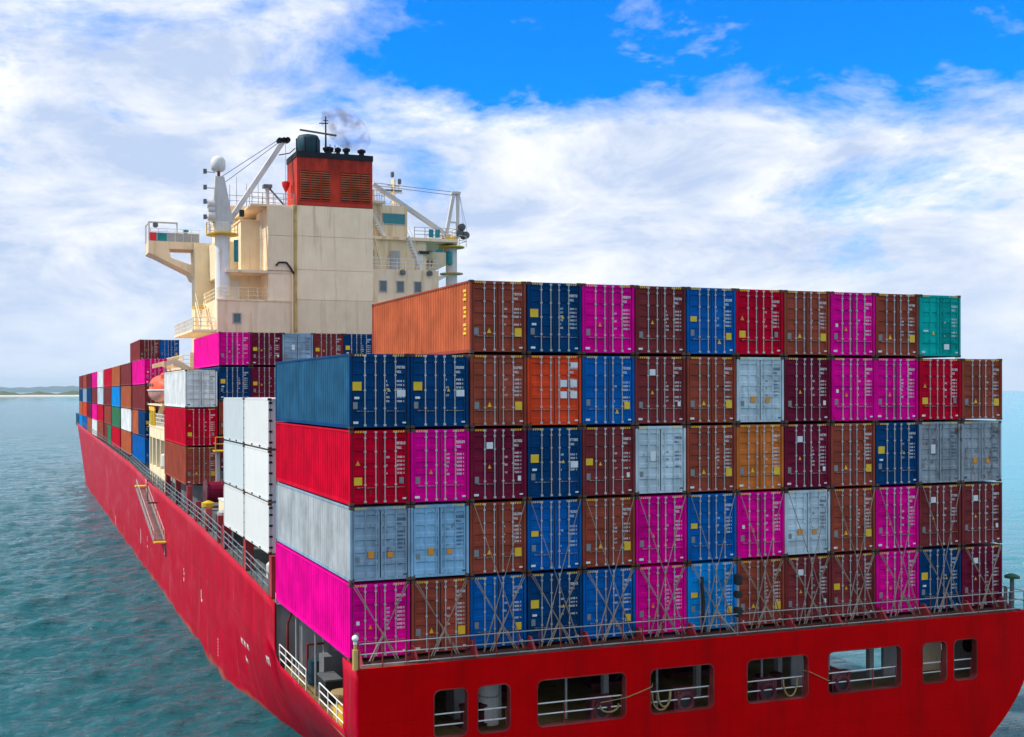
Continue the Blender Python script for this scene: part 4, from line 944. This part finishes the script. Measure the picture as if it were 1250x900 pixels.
railing('top_rail', [(20.2, 60.5, 29.1), (22.5, 60.5, 29.1), (22.5, 65, 29.1)], 1.05, (0.5, 1.0), 0.8, SHIP, 'rail_grey', 'rail_grey', 0.03)
railing('roof_rail', [(7.4, 65.5, 28.75), (25.6, 65.5, 28.75)], 1.05, (0.5, 1.0), 1.3, SHIP, 'rail_grey', 'rail_grey', 0.03)
railing('casing_deck_rail', [(8.5, 57.3, 27.6), (12.5, 57.3, 27.6)], 1.05, (0.5, 1.0), 1.0, SHIP, 'rail_grey', 'rail_grey', 0.03)
def stair(p0, p1, w_, n, axis=(1, 0, 0), mat='white_steel'):
    p0 = Vector(p0); p1 = Vector(p1); ax = Vector(axis); b = MB()
    for s in (-1, 1): b.bar(p0+ax*s*w_/2, p1+ax*s*w_/2, 0.06, 0.2)
    for s in (-1, 1): b.bar(p0+ax*s*w_/2+Vector((0, 0, 0.9)), p1+ax*s*w_/2+Vector((0, 0, 0.9)), 0.04, 0.04)
    o = b.build('stairway', mat, DH)
    tm = MB().box(-w_/2*abs(ax.x)-0.12*abs(ax.y), w_/2*abs(ax.x)+0.12*abs(ax.y), -w_/2*abs(ax.y)-0.12*abs(ax.x), w_/2*abs(ax.y)+0.12*abs(ax.x), -0.02, 0.02).mesh('tread')
    for i in range(n): inst('tread', tm, mat, DH, tuple(p0+(p1-p0)*((i+0.5)/n)))
stair((25.9, 59.2, 22.05), (24.6, 59.6, 25.55), 0.8, 12, (0, 1, 0))
stair((22.6, 60.9, 25.65), (20.6, 60.9, 29.0), 0.8, 13, (0, 1, 0))
stair((20.9, 57.9, 22.0), (20.9, 60.0, 25.4), 0.8, 12, (1, 0, 0), 'cream_light')
# life buoys and lockers on the bridge deck
for x in (27.4, 28.1): MB().box(x-0.22, x+0.22, 60.22, 60.40, 25.7, 26.5).build('locker', ('teal_gear', 'winch')[x > 28.5], DH)
for x in (23.2, 26.0):
    MB().lathe([(0.1, -0.25), (0.3, -0.2), (0.3, 0.1), (0.1, 0.25)], (x, 57.2, 21.75), 10).build('flood_light', 'coaming', DH)
# low side decks and stairs on the port side
SB = MB().box(3.0, 5.2, 57.5, 69.5, 15.75, 15.95).build('boat_deck', 'cream_light', SHIP)
railing('boat_deck_rail', [(5.1, 57.6, 15.95), (3.1, 57.6, 15.95), (3.1, 69.3, 15.95)], 1.1, (0.33, 0.66, 1.0), 0.7, SHIP, 'white_steel', 'white_steel', 0.035)
stair((4.4, 58.6, 15.95), (4.4, 62.0, 18.7), 0.8, 11, (1, 0, 0), 'cream_light')
MB().box(4.6, 5.2, 66, 68, 15.95, 25.0).build('wing_pillar', 'cream_light', DH)
MB().box(5.2, 6.9, 66, 72, 18.75, 25.0).build('side_house', 'cream_light', DH)
MB().box(3.9, 5.0, 61.8, 63.2, 18.2, 18.45).build('stair_landing', 'yellow', DH)
MB().box(2.2, 5.2, 58.5, 70, 12.35, 12.55).build('lower_boat_deck', 'cream_light', SHIP)
railing('boat_deck_rail', [(5.0, 58.6, 12.55), (2.3, 58.6, 12.55), (2.3, 69.8, 12.55)], 1.1, (0.33, 0.66, 1.0), 0.8, SHIP, 'cream_light', 'cream_light', 0.035)
MB().box(3.0, 5.2, 58.9, 59.1, 12.55, 13.9).build('windbreak', 'cream_light', SHIP)
# bridge wings
def wing(sx):
    X = lambda x: x if sx < 0 else 2*XC-x
    b = MB()
    y0, y1 = 66.9, 69.8
    outer = [(0.2, 25.15), (0.2, 24.0), (0.9, 23.8), (4.6, 22.1), (5.2, 21.4), (5.2, 25.15)]
    o = MB().prism([(X(a), c) for a, c in [(0.2, 25.15), (0.2, 24.0), (0.55, 23.85), (2.4, 23.55), (2.2, 24.45), (5.2, 24.45), (5.2, 25.15)]], 'y', y0, y1).build('bridge_wing', 'cream', SHIP)
    MB().prism([(X(a), c) for a, c in [(0.56, 23.84), (0.9, 23.72), (4.3, 22.1), (4.6, 21.5), (5.2, 21.3), (5.2, 22.3), (4.4, 22.9), (2.42, 23.54)]], 'y', y0+0.01, y1-0.01).build('bracket', 'cream', o)
    MB().prism([(X(a), c) for a, c in [(4.4, 22.88), (5.2, 22.28), (5.2, 24.44), (4.75, 24.44), (4.75, 23.3)]], 'y', y0+0.02, y1-0.02).build('gusset', 'cream_light', o)
    for yy in (y0, y1-0.06): MB().box(min(X(0.9), X(5.2)), max(X(0.9), X(5.2)), yy, yy+0.06, 25.15, 26.0).build('wind_screen', 'rail_grey', o)
    b = MB(); b.bar((X(0.25), y0+0.1, 25.15), (X(0.25), y0+0.1, 27.05), 0.12, 0.12); b.bar((X(3.0), y0+0.1, 25.15), (X(3.0), y0+0.1, 27.05), 0.1, 0.1); b.bar((X(0.2), y0+0.1, 27.0), (X(3.05), y0+0.1, 27.0), 0.14, 0.14)
    b.bar((X(0.25), y1-0.1, 25.15), (X(0.25), y1-0.1, 27.05), 0.12, 0.12); b.bar((X(0.25), y0+0.1, 27.0), (X(0.25), y1-0.1, 27.0), 0.12, 0.12)
    b.build('wing_frame', 'crane_grey', o)
    b = MB()
    for z in (26.1, 26.4): b.tube([(X(0.3), y0+0.02, z), (X(5.2), y0+0.02, z)], 0.03)
    for i in range(7): b.cyl((X(0.4+i*0.8), y0+0.02, 25.15), (X(0.4+i*0.8), y0+0.02, 26.4), 0.03, n=6)
    b.build('wing_rail', 'white_steel', o)
    MB().box(min(X(0.35), X(0.95)), max(X(0.35), X(0.95)), y0-0.02, y0+0.3, 25.2, 26.0).build('locker', 'hook_red' if sx < 0 else 'rail_red', o)
    MB().box(min(X(1.1), X(2.0)), max(X(1.1), X(2.0)), y0-0.02, y0+0.3, 25.2, 25.95).build('locker', 'teal_gear', o)
    MB().lathe([(0.13, 0), (0.13, 0.9), (0.3, 1.1), (0.3, 1.3), (0.1, 1.35)], (X(3.9), y0+0.4, 25.15), 10).build('pelorus', 'teal_gear', o)
    MB().lathe([(0.1, 0), (0.26, 0.1), (0.26, 0.45), (0.1, 0.55)], (X(0.9), y0+0.2, 26.5), 10).build('search_light', 'coaming', o)
wing(-1); wing(1)

# ------------------------------------------------------------------ funnel
FN = MB().box(12.66, 20.05, 56.86, 60.6, 27.64, 32.1).build('funnel', 'funnel_red', SHIP)
MB().box(12.60, 20.11, 56.80, 60.66, 32.1, 32.62).build('soot_band', 'soot', FN)
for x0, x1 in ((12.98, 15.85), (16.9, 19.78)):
    MB().box(x0, x1, 56.846, 56.858, 28.15, 30.85).build('louvre_shade_sheet', 'black', FN)  # black sheet on the flat wall, painting the shade behind the slats
    b = MB()
    for a in ((x0-0.06, x1+0.06, 30.85, 30.92), (x0-0.06, x1+0.06, 28.08, 28.15), (x0-0.06, x0, 28.15, 30.85), (x1, x1+0.06, 28.15, 30.85)): b.box(a[0], a[1], 56.76, 56.857, a[2], a[3])
    for k in (1, 2): b.box(x0+(x1-x0)*k/3-0.05, x0+(x1-x0)*k/3+0.05, 56.70, 56.845, 28.15, 30.85)
    b.build('louvre_frame', 'funnel_red', FN)
    SL = MB().prism([(56.842, 0.03), (56.842, -0.03), (56.70, -0.13), (56.70, -0.07)], 'x', 0, x1-x0).mesh('louvre_slat')
    for i in range(12): inst('louvre_slat', SL, 'slat_rust', FN, (x0, 0, 28.40+i*0.215))
# cowl, pipes and mast on the funnel top
cw = MB().lathe([(0.95, 0), (1.05, 0.3), (1.12, 0.9), (1.12, 1.5), (0.95, 1.85), (0.4, 2.0)], (14.2, 58.6, 32.62), 20).build('exhaust_cowl', 'soot_blue', FN, smooth=True)
for k in range(6):
    a = k*math.pi/3; MB().cyl((14.2+1.14*math.cos(a), 58.6+1.14*math.sin(a), 32.62), (14.2+1.14*math.cos(a), 58.6+1.14*math.sin(a), 34.2), 0.05, n=6).build('rib', 'soot', FN)
for x, y, h, rr_ in ((17.1, 58.4, 0.95, 0.2), (17.75, 57.8, 0.8, 0.24), (19.3, 57.9, 0.8, 0.26), (16.4, 59.2, 1.1, 0.3), (15.9, 57.6, 0.75, 0.34)):
    MB().lathe([(rr_, 0), (rr_, h*0.55), (rr_*1.55, h*0.62), (rr_*1.6, h*0.85), (rr_*0.7, h)], (x, y, 32.62), 12).build('exhaust_pipe', 'soot', FN, smooth=False)
b = MB().cyl((15.95, 58.6, 32.6), (15.95, 58.6, 36.5), 0.11, 0.06, n=8)
b.bar((15.3, 58.6, 35.8), (16.2, 58.6, 35.85), 0.08, 0.08); b.bar((15.7, 58.6, 36.1), (16.2, 58.6, 36.1), 0.06, 0.06)
FM = b.build('funnel_mast', 'soot', FN)
MB().bar((13.4, 58.6, 35.05), (17.0, 58.6, 34.75), 0.22, 0.13).build('scanner_bar', 'coaming', FN)
b = MB()
for z in (33.1, 33.6): b.tube([(16.4, 60.4, z), (17.4, 60.4, z), (17.4, 59.0, z)], 0.035)
for x in (16.4, 16.9, 17.4): b.cyl((x, 60.4, 32.6), (x, 60.4, 34.3), 0.04, n=6)
b.tube([(11.6, 59.6, 32.75), (12.66, 59.6, 33.0), (13.2, 59.6, 33.5)], 0.05)
b.build('top_rail', 'soot', FN)

# ------------------------------------------------------------------ cranes
def cyl_part(name, p0, p1, r_, mat, par, r1=None, n=14): return MB().cyl(p0, p1, r_, r1, n=n).build(name, mat, par, smooth=False)
px, py = 5.85, 58.0
CR = cyl_part('provision_crane', (px, py, 15.95), (px, py, 24.6), 0.68, 'white_steel', SHIP, n=22)
MB().lathe([(0.7, 0), (1.5, 0.05), (1.5, 0.16), (0.7, 0.2)], (px, py, 24.6), 20).build('platform', 'yellow', CR)
b = MB()
for k in range(14):
    a = k*2*math.pi/14; a2 = (k+1)*2*math.pi/14
    if math.sin(a) < -0.1 and abs(math.cos(a)) < 0.75: continue
    p = lambda t, z: (px+1.45*math.cos(t), py+1.45*math.sin(t), z)
    b.cyl(p(a, 24.75), p(a, 25.75), 0.035, n=6)
    for z in (25.25, 25.75): b.cyl(p(a, z), p(a2, z), 0.03, n=5)
b.build('platform_rail', 'yellow', CR)
MB().lathe([(0.8, 0), (0.85, 0.3), (0.85, 0.9), (0.75, 1.0)], (px, py, 24.8), 18).build('slew_ring', 'crane_grey', CR)
MB().prism([(px-0.95, 25.8), (px+1.0, 25.8), (px+0.15, 30.0), (px-0.65, 30.0)], 'y', py-0.35, py+0.35).build('mast', 'crane_grey', CR)
MB().cyl((px-0.3, py, 30.0), (px-0.3, py, 30.7), 0.14, n=8).build('dome_post', 'rail_red', CR)
MB().lathe([(0.45, 0), (0.66, 0.2), (0.70, 0.6), (0.66, 1.0), (0.45, 1.3), (0.1, 1.42)], (px-0.35, py, 30.5), 16).build('dome', 'white_steel', CR, smooth=True)
b = MB().bar((px+0.7, py+0.3, 26.0), (px+6.0, py+1.0, 33.9), 0.34, 0.46); CJ = b.build('jib', 'crane_grey', CR)
for d in (-0.35, 0.15, 0.6): MB().cyl((px+5.95+d*0.8, py+0.75, 34.0+d*0.1), (px+5.95+d*0.8, py+1.25, 34.0+d*0.1), 0.27, n=12).build('sheave', 'soot', CR)
for dz in (0, 0.55): MB().cyl((px-0.1+dz*0.6, py, 30.0-dz*0.9), (px+5.5, py+1.0, 34.0-dz*0.5), 0.035, n=5).build('luffing_wire', 'cable', CR)
MB().cyl((12.12, py+1.0, 33.8), (12.12, py+1.0, 30.1), 0.022, n=5).build('hoist_wire', 'cable', CR)
MB().lathe([(0.05, -0.75), (0.12, -0.6), (0.36, -0.1), (0.40, 0.2), (0.25, 0.32)], (12.12, py+1.0, 29.85), 12).build('hook_block', 'hook_red', CR)
MB().cyl((12.12, py+1.0, 29.2), (12.12, py+1.0, 27.7), 0.05, n=6).build('hook_shank', 'hook_red', CR)
for z, rr_ in ((26.3, 0.42), (27.4, 0.4), (27.0, 0.3)): MB().cyl((px-1.35, py-0.3, z), (px-0.75, py-0.3, z), rr_, n=12).build('winch_drum', 'crane_grey', CR)
for z in (26.2, 27.6, 28.9, 30.35):
    MB().bar((px-0.7, py-0.2, z), (px-1.5, py-0.2, z), 0.06, 0.06).build('lamp_arm', 'coaming', CR); MB().box(px-1.75, px-1.45, py-0.35, py-0.05, z-0.15, z+0.25).build('lamp', 'coaming', CR)
MB().box(px+1.55, px+1.95, py-0.6, py-0.2, 26.4, 27.0).build('flood_light', 'black', CR)
MB().cyl((px+1.2, py-0.5, 22.2), (px+1.2, py-0.5, 24.2), 0.22, n=10).build('motor', 'teal_gear', CR)
# jib rest on the casing deck
JR = MB().cyl((10.3, 58.9, 27.6), (10.3, 58.9, 29.4), 0.2, n=10).build('jib_rest', 'crane_grey', SHIP); MB().bar((10.4, 58.9, 29.5), (12.2, 58.9, 27.6), 0.14, 0.14).build('brace', 'coaming', JR); MB().box(9.9, 10.7, 58.5, 59.3, 29.4, 29.7).build('cradle', 'coaming', JR)
# starboard crane
px, py = 30.3, 62.0
CS = cyl_part('provision_crane', (px, py, 14.0), (px, py, 25.2), 0.58, 'crane_grey', SHIP, n=20)
MB().lathe([(0.6, 0), (1.35, 0.05), (1.35, 0.16), (0.6, 0.2)], (px, py, 24.9), 18).build('platform', 'yellow', CS)
MB().lathe([(0.6, 0), (1.2, 0.05), (1.2, 0.16), (0.6, 0.2)], (px, py, 22.2), 16).build('platform', 'ochre_pipe', CS)
MB().lathe([(0.62, 0), (0.66, 0.2), (0.66, 0.7), (0.5, 0.8)], (px, py, 25.3), 16).build('slew_ring', 'yellow', CS)
b = MB()
for d in (-0.55, 0.55): b.bar((px+d*1.15, py, 26.0), (px+0.5+d*0.4, py, 30.6), 0.26, 0.34)
b.bar((px-0.45, py, 27.6), (px+0.75, py, 27.6), 0.2, 0.15); b.box(px-0.02, px+0.95, py-0.25, py+0.25, 30.5, 30.75)
b.build('mast', 'crane_grey', CS)
MB().bar((px-0.3, py-0.1, 26.1), (px-8.6, py-0.3, 30.95), 0.36, 0.42).build('jib', 'crane_grey', CS)
for dz in (0, 0.35): MB().cyl((px+0.6, py, 30.7-dz), (px-8.3, py-0.3, 31.1-dz*0.7), 0.035, n=5).build('luffing_wire', 'cable', CS)
for dx, z in ((1.05, 27.1), (1.5, 26.3), (0.9, 26.5)): MB().cyl((px+dx, py-0.4, z), (px+dx, py+0.4, z), 0.38, n=12).build('winch_drum', 'coaming', CS)
MB().cyl((px-0.5, py-0.6, 23.2), (px-0.5, py-0.6, 24.5), 0.32, n=10).build('motor', 'teal_gear', CS)
b = MB()
for z in (25.6, 26.1): b.tube([(px+0.3, py-1.3, z), (px+1.3, py-0.8, z), (px+1.3, py+1.0, z)], 0.03)
for q in ((px+0.3, py-1.3), (px+1.3, py-0.8), (px+1.3, py+1.0)): b.cyl((q[0], q[1], 25.0), (q[0], q[1], 26.1), 0.035, n=6)
b.build('platform_rail', 'rail_grey', CS)
for dx in (1.3, 1.6): MB().cyl((px+0.9, py, 30.6), (px+dx, py-0.4, 26.6), 0.02, n=5).build('hoist_wire', 'cable', CS)
MB().prism([(27.0, 21.6), (30.0, 22.3), (30.0, 22.15), (27.0, 20.6)], 'y', 61.7, 62.3).build('crane_bracket', 'white_steel', CS)
JR2 = MB().cyl((21.7, 61.6, 29.1), (21.7, 61.6, 30.4), 0.15, n=8).build('jib_rest', 'crane_grey', SHIP); MB().bar((21.7, 61.6, 30.3), (20.9, 61.6, 29.1), 0.12, 0.12).build('brace', 'crane_grey', JR2)
# radar mast
mx, my = 25.6, 66.5
RM = MB().bar((mx, my, 28.75), (mx, my, 32.6), 0.35, 0.35).build('radar_mast', 'cream_light', SHIP)
for z, w_ in ((30.2, 1.0), (31.2, 2.0), (31.9, 1.4)): MB().bar((mx-w_/2, my, z), (mx+w_/2, my, z), 0.16, 0.12).build('yard', 'crane_grey', RM)
MB().bar((mx-1.0, my-0.1, 31.4), (mx+0.9, my-0.1, 31.4), 0.2, 0.16).build('scanner_bar', 'coaming', RM)
for dx, z in ((0.7, 32.3), (0.7, 29.3), (-0.1, 33.0)): MB().lathe([(0.1, 0), (0.2, 0.1), (0.2, 0.5), (0.08, 0.6)], (mx+dx, my, z-0.2), 8).build('lamp', 'coaming', RM)
b = MB()
for s in (-1, 1): b.bar((mx+s*0.9, my, 28.75), (mx, my, 31.0), 0.06, 0.06)
b.build('stay', 'crane_grey', RM)
MB().cyl((mx+0.6, my, 31.2), (mx+0.7, my, 37.4), 0.03, 0.012, n=5).build('whip_antenna', 'crane_grey', RM)
for x, h in ((8.8, 3.0), (9.8, 2.4), (11.0, 2.8), (8.1, 2.2), (12.0, 2.0), (22.4, 1.8), (24.4, 2.2)): MB().cyl((x, 66, 28.75), (x, 66, 28.75+h), 0.035, 0.02, n=5).build('whip_antenna', 'coaming', SHIP)

# ------------------------------------------------------------------ lifeboat station
DV = MB()
for y in (56.6, 59.6, 62.6, 65.6, 67.8): DV.box(0.35, 0.75, y-0.22, y+0.22, 1.4, 6.9)
DV.box(0.32, 2.4, 56.3, 68.1, 6.9, 7.1); DV.box(0.36, 0.74, 56.4, 68.0, 5.9, 6.88); DV.box(0.36, 0.74, 56.4, 68.0, 2.2, 3.2)
DVo = DV.build('boat_station', 'cream_light', SHIP)
MB().box(2.2, 2.5, 56.4, 68.0, 1.3, 6.88).build('back_wall', 'inner_grey', DVo)
for y in (58.6, 66.4):
    MB().prism([(0.6, 7.1), (1.1, 7.1), (2.9, 12.6), (1.6, 13.3), (0.5, 13.0), (0.5, 12.6), (1.4, 12.8), (2.4, 12.3)], 'y', y-0.18, y+0.18).build('davit', 'cream_light', DVo)
    MB().cyl((0.75, y, 12.8), (0.75, y, 11.9), 0.04, n=6).build('fall_wire', 'cable', DVo)
MB().box(0.2, 2.4, 57, 68, 9.0, 9.15).build('boat_cradle', 'cream_light', DVo)
railing('boat_station_rail', [(0.4, 56.4, 7.1), (0.4, 68.0, 7.1)], 1.1, (0.35, 0.68, 1.0), 1.1, SHIP, 'white_steel', 'white_steel', 0.035)
for i, y in enumerate((63.2, 64.6, 66.0)): MB().tube([(0.3, y, 7.1), (0.3, y+0.3, 8.4), (0.3, y+1.0, 8.8)], 0.12, 8).build('rope_chute', 'yellow', DVo)
LBT = empty('lifeboat', (0.95, 62.5, 9.2)); tag(LBT, 'orange enclosed lifeboat hanging in its davits above the deck edge', 'lifeboat')
def boat():
    n = 14; secs = []
    for j in range(n+1):
        t = j/n; y = -4.2+8.4*t; e = math.sqrt(max(0.02, 1-abs(2*t-1)**2.6))
        secs.append((y, 1.25*e, e))
    hb = MB(); cb = MB()
    for y, b_, e in secs:
        for k in range(9):
            a = math.pi*k/8; hb.v.append((-b_*math.cos(a), y, 1.25-1.2*e*math.sin(a)**0.8 if 0 < k < 8 else 1.25))
        for k in range(9):
            a = math.pi*k/8; cb.v.append((-b_*0.93*math.cos(a), y*0.95, 1.25+1.45*e*math.sin(a)**0.7 if 0 < k < 8 else 1.25))
    for j in range(n):
        for k in range(8):
            q = (j*9+k, j*9+k+1, (j+1)*9+k+1, (j+1)*9+k); hb.f.append(q); cb.f.append(q)
    for bb in (hb, cb): bb.f.append(tuple(range(9))); bb.f.append(tuple(range(n*9, n*9+9)))
    hb.build('hull', 'boat_pink', LBT, smooth=True); cb.build('canopy', 'orange_boat', LBT, smooth=True)
    g = MB()
    for s in (-1, 1): g.tube([(s*b_*1.02, y, 1.25) for y, b_, e in secs], 0.06)
    g.build('gunwale', 'white_steel', LBT)
    cx = MB().lathe([(0.5, 0), (0.5, 0.35), (0.3, 0.5)], (0, -2.4, 2.35), 12).build('cupola', 'orange_boat', LBT)
    for y in (-1.5, 0, 1.5): MB().cyl((-1.12, y, 1.75), (-1.2, y, 1.75), 0.16, n=10).build('porthole', 'glass', LBT)
boat()
MB().lathe([(0.35, -0.6), (0.45, -0.5), (0.45, 0.5), (0.35, 0.6)], (0.6, 57.6, 4.1), 12).build('liferaft_canister', 'white_steel', DVo)

# ------------------------------------------------------------------ funnel smoke
sm = bpy.data.materials.new('smoke'); sm.use_nodes = True; t = sm.node_tree
for n_ in list(t.nodes): t.nodes.remove(n_)
ou = t.nodes.new('ShaderNodeOutputMaterial'); pv = t.nodes.new('ShaderNodeVolumePrincipled'); t.links.new(pv.outputs[0], ou.inputs['Volume'])
pv.inputs['Color'].default_value = (0.20, 0.175, 0.17, 1); pv.inputs['Anisotropy'].default_value = 0.0
tcn = t.nodes.new('ShaderNodeTexCoord'); nn = t.nodes.new('ShaderNodeTexNoise'); nn.inputs['Scale'].default_value = 0.75; nn.inputs['Detail'].default_value = 4; nn.inputs['Distortion'].default_value = 0.8
t.links.new(tcn.outputs['Object'], nn.inputs['Vector'])
mr = t.nodes.new('ShaderNodeMapRange'); mr.inputs['From Min'].default_value = 0.46; mr.inputs['From Max'].default_value = 0.82; mr.inputs['To Max'].default_value = 0.9; t.links.new(nn.outputs[0], mr.inputs[0]); t.links.new(mr.outputs[0], pv.inputs['Density'])
MATS['smoke'] = sm
b = MB(); prof = [(0.7, 0.0), (1.1, 0.4), (1.55, 1.0), (1.8, 1.8), (1.75, 2.8), (1.3, 3.7), (0.4, 4.3)]
k0 = 0; n_ = 14
for rr_, h in prof: b.v += [(18.9-h*0.45+rr_*1.25*math.cos(2*math.pi*i/n_), 58.2+h*0.15+rr_*math.sin(2*math.pi*i/n_), 33.25+h) for i in range(n_)]
for k in range(len(prof)-1): b.f += [(k*n_+i, k*n_+(i+1) % n_, (k+1)*n_+(i+1) % n_, (k+1)*n_+i) for i in range(n_)]
b.f += [tuple(range(n_-1, -1, -1)), tuple(range((len(prof)-1)*n_, len(prof)*n_))]
tag(b.build('smoke', 'smoke', smooth=True), 'thin dark exhaust smoke drifting off the funnel top', kind='stuff')

# ------------------------------------------------------------------ sea air
hz = bpy.data.materials.new('haze'); hz.use_nodes = True; t = hz.node_tree
for n_ in list(t.nodes): t.nodes.remove(n_)
ou = t.nodes.new('ShaderNodeOutputMaterial'); pv = t.nodes.new('ShaderNodeVolumePrincipled'); t.links.new(pv.outputs[0], ou.inputs['Volume'])
pv.inputs['Color'].default_value = (0.55, 0.80, 1.0, 1); pv.inputs['Density'].default_value = 2.2e-5
MATS['haze'] = hz
tag(MB().box(-16100, 16100, -16100, 42100, WZ-2.0, 480).build('haze', 'haze'), 'thin pale sea haze', kind='stuff')
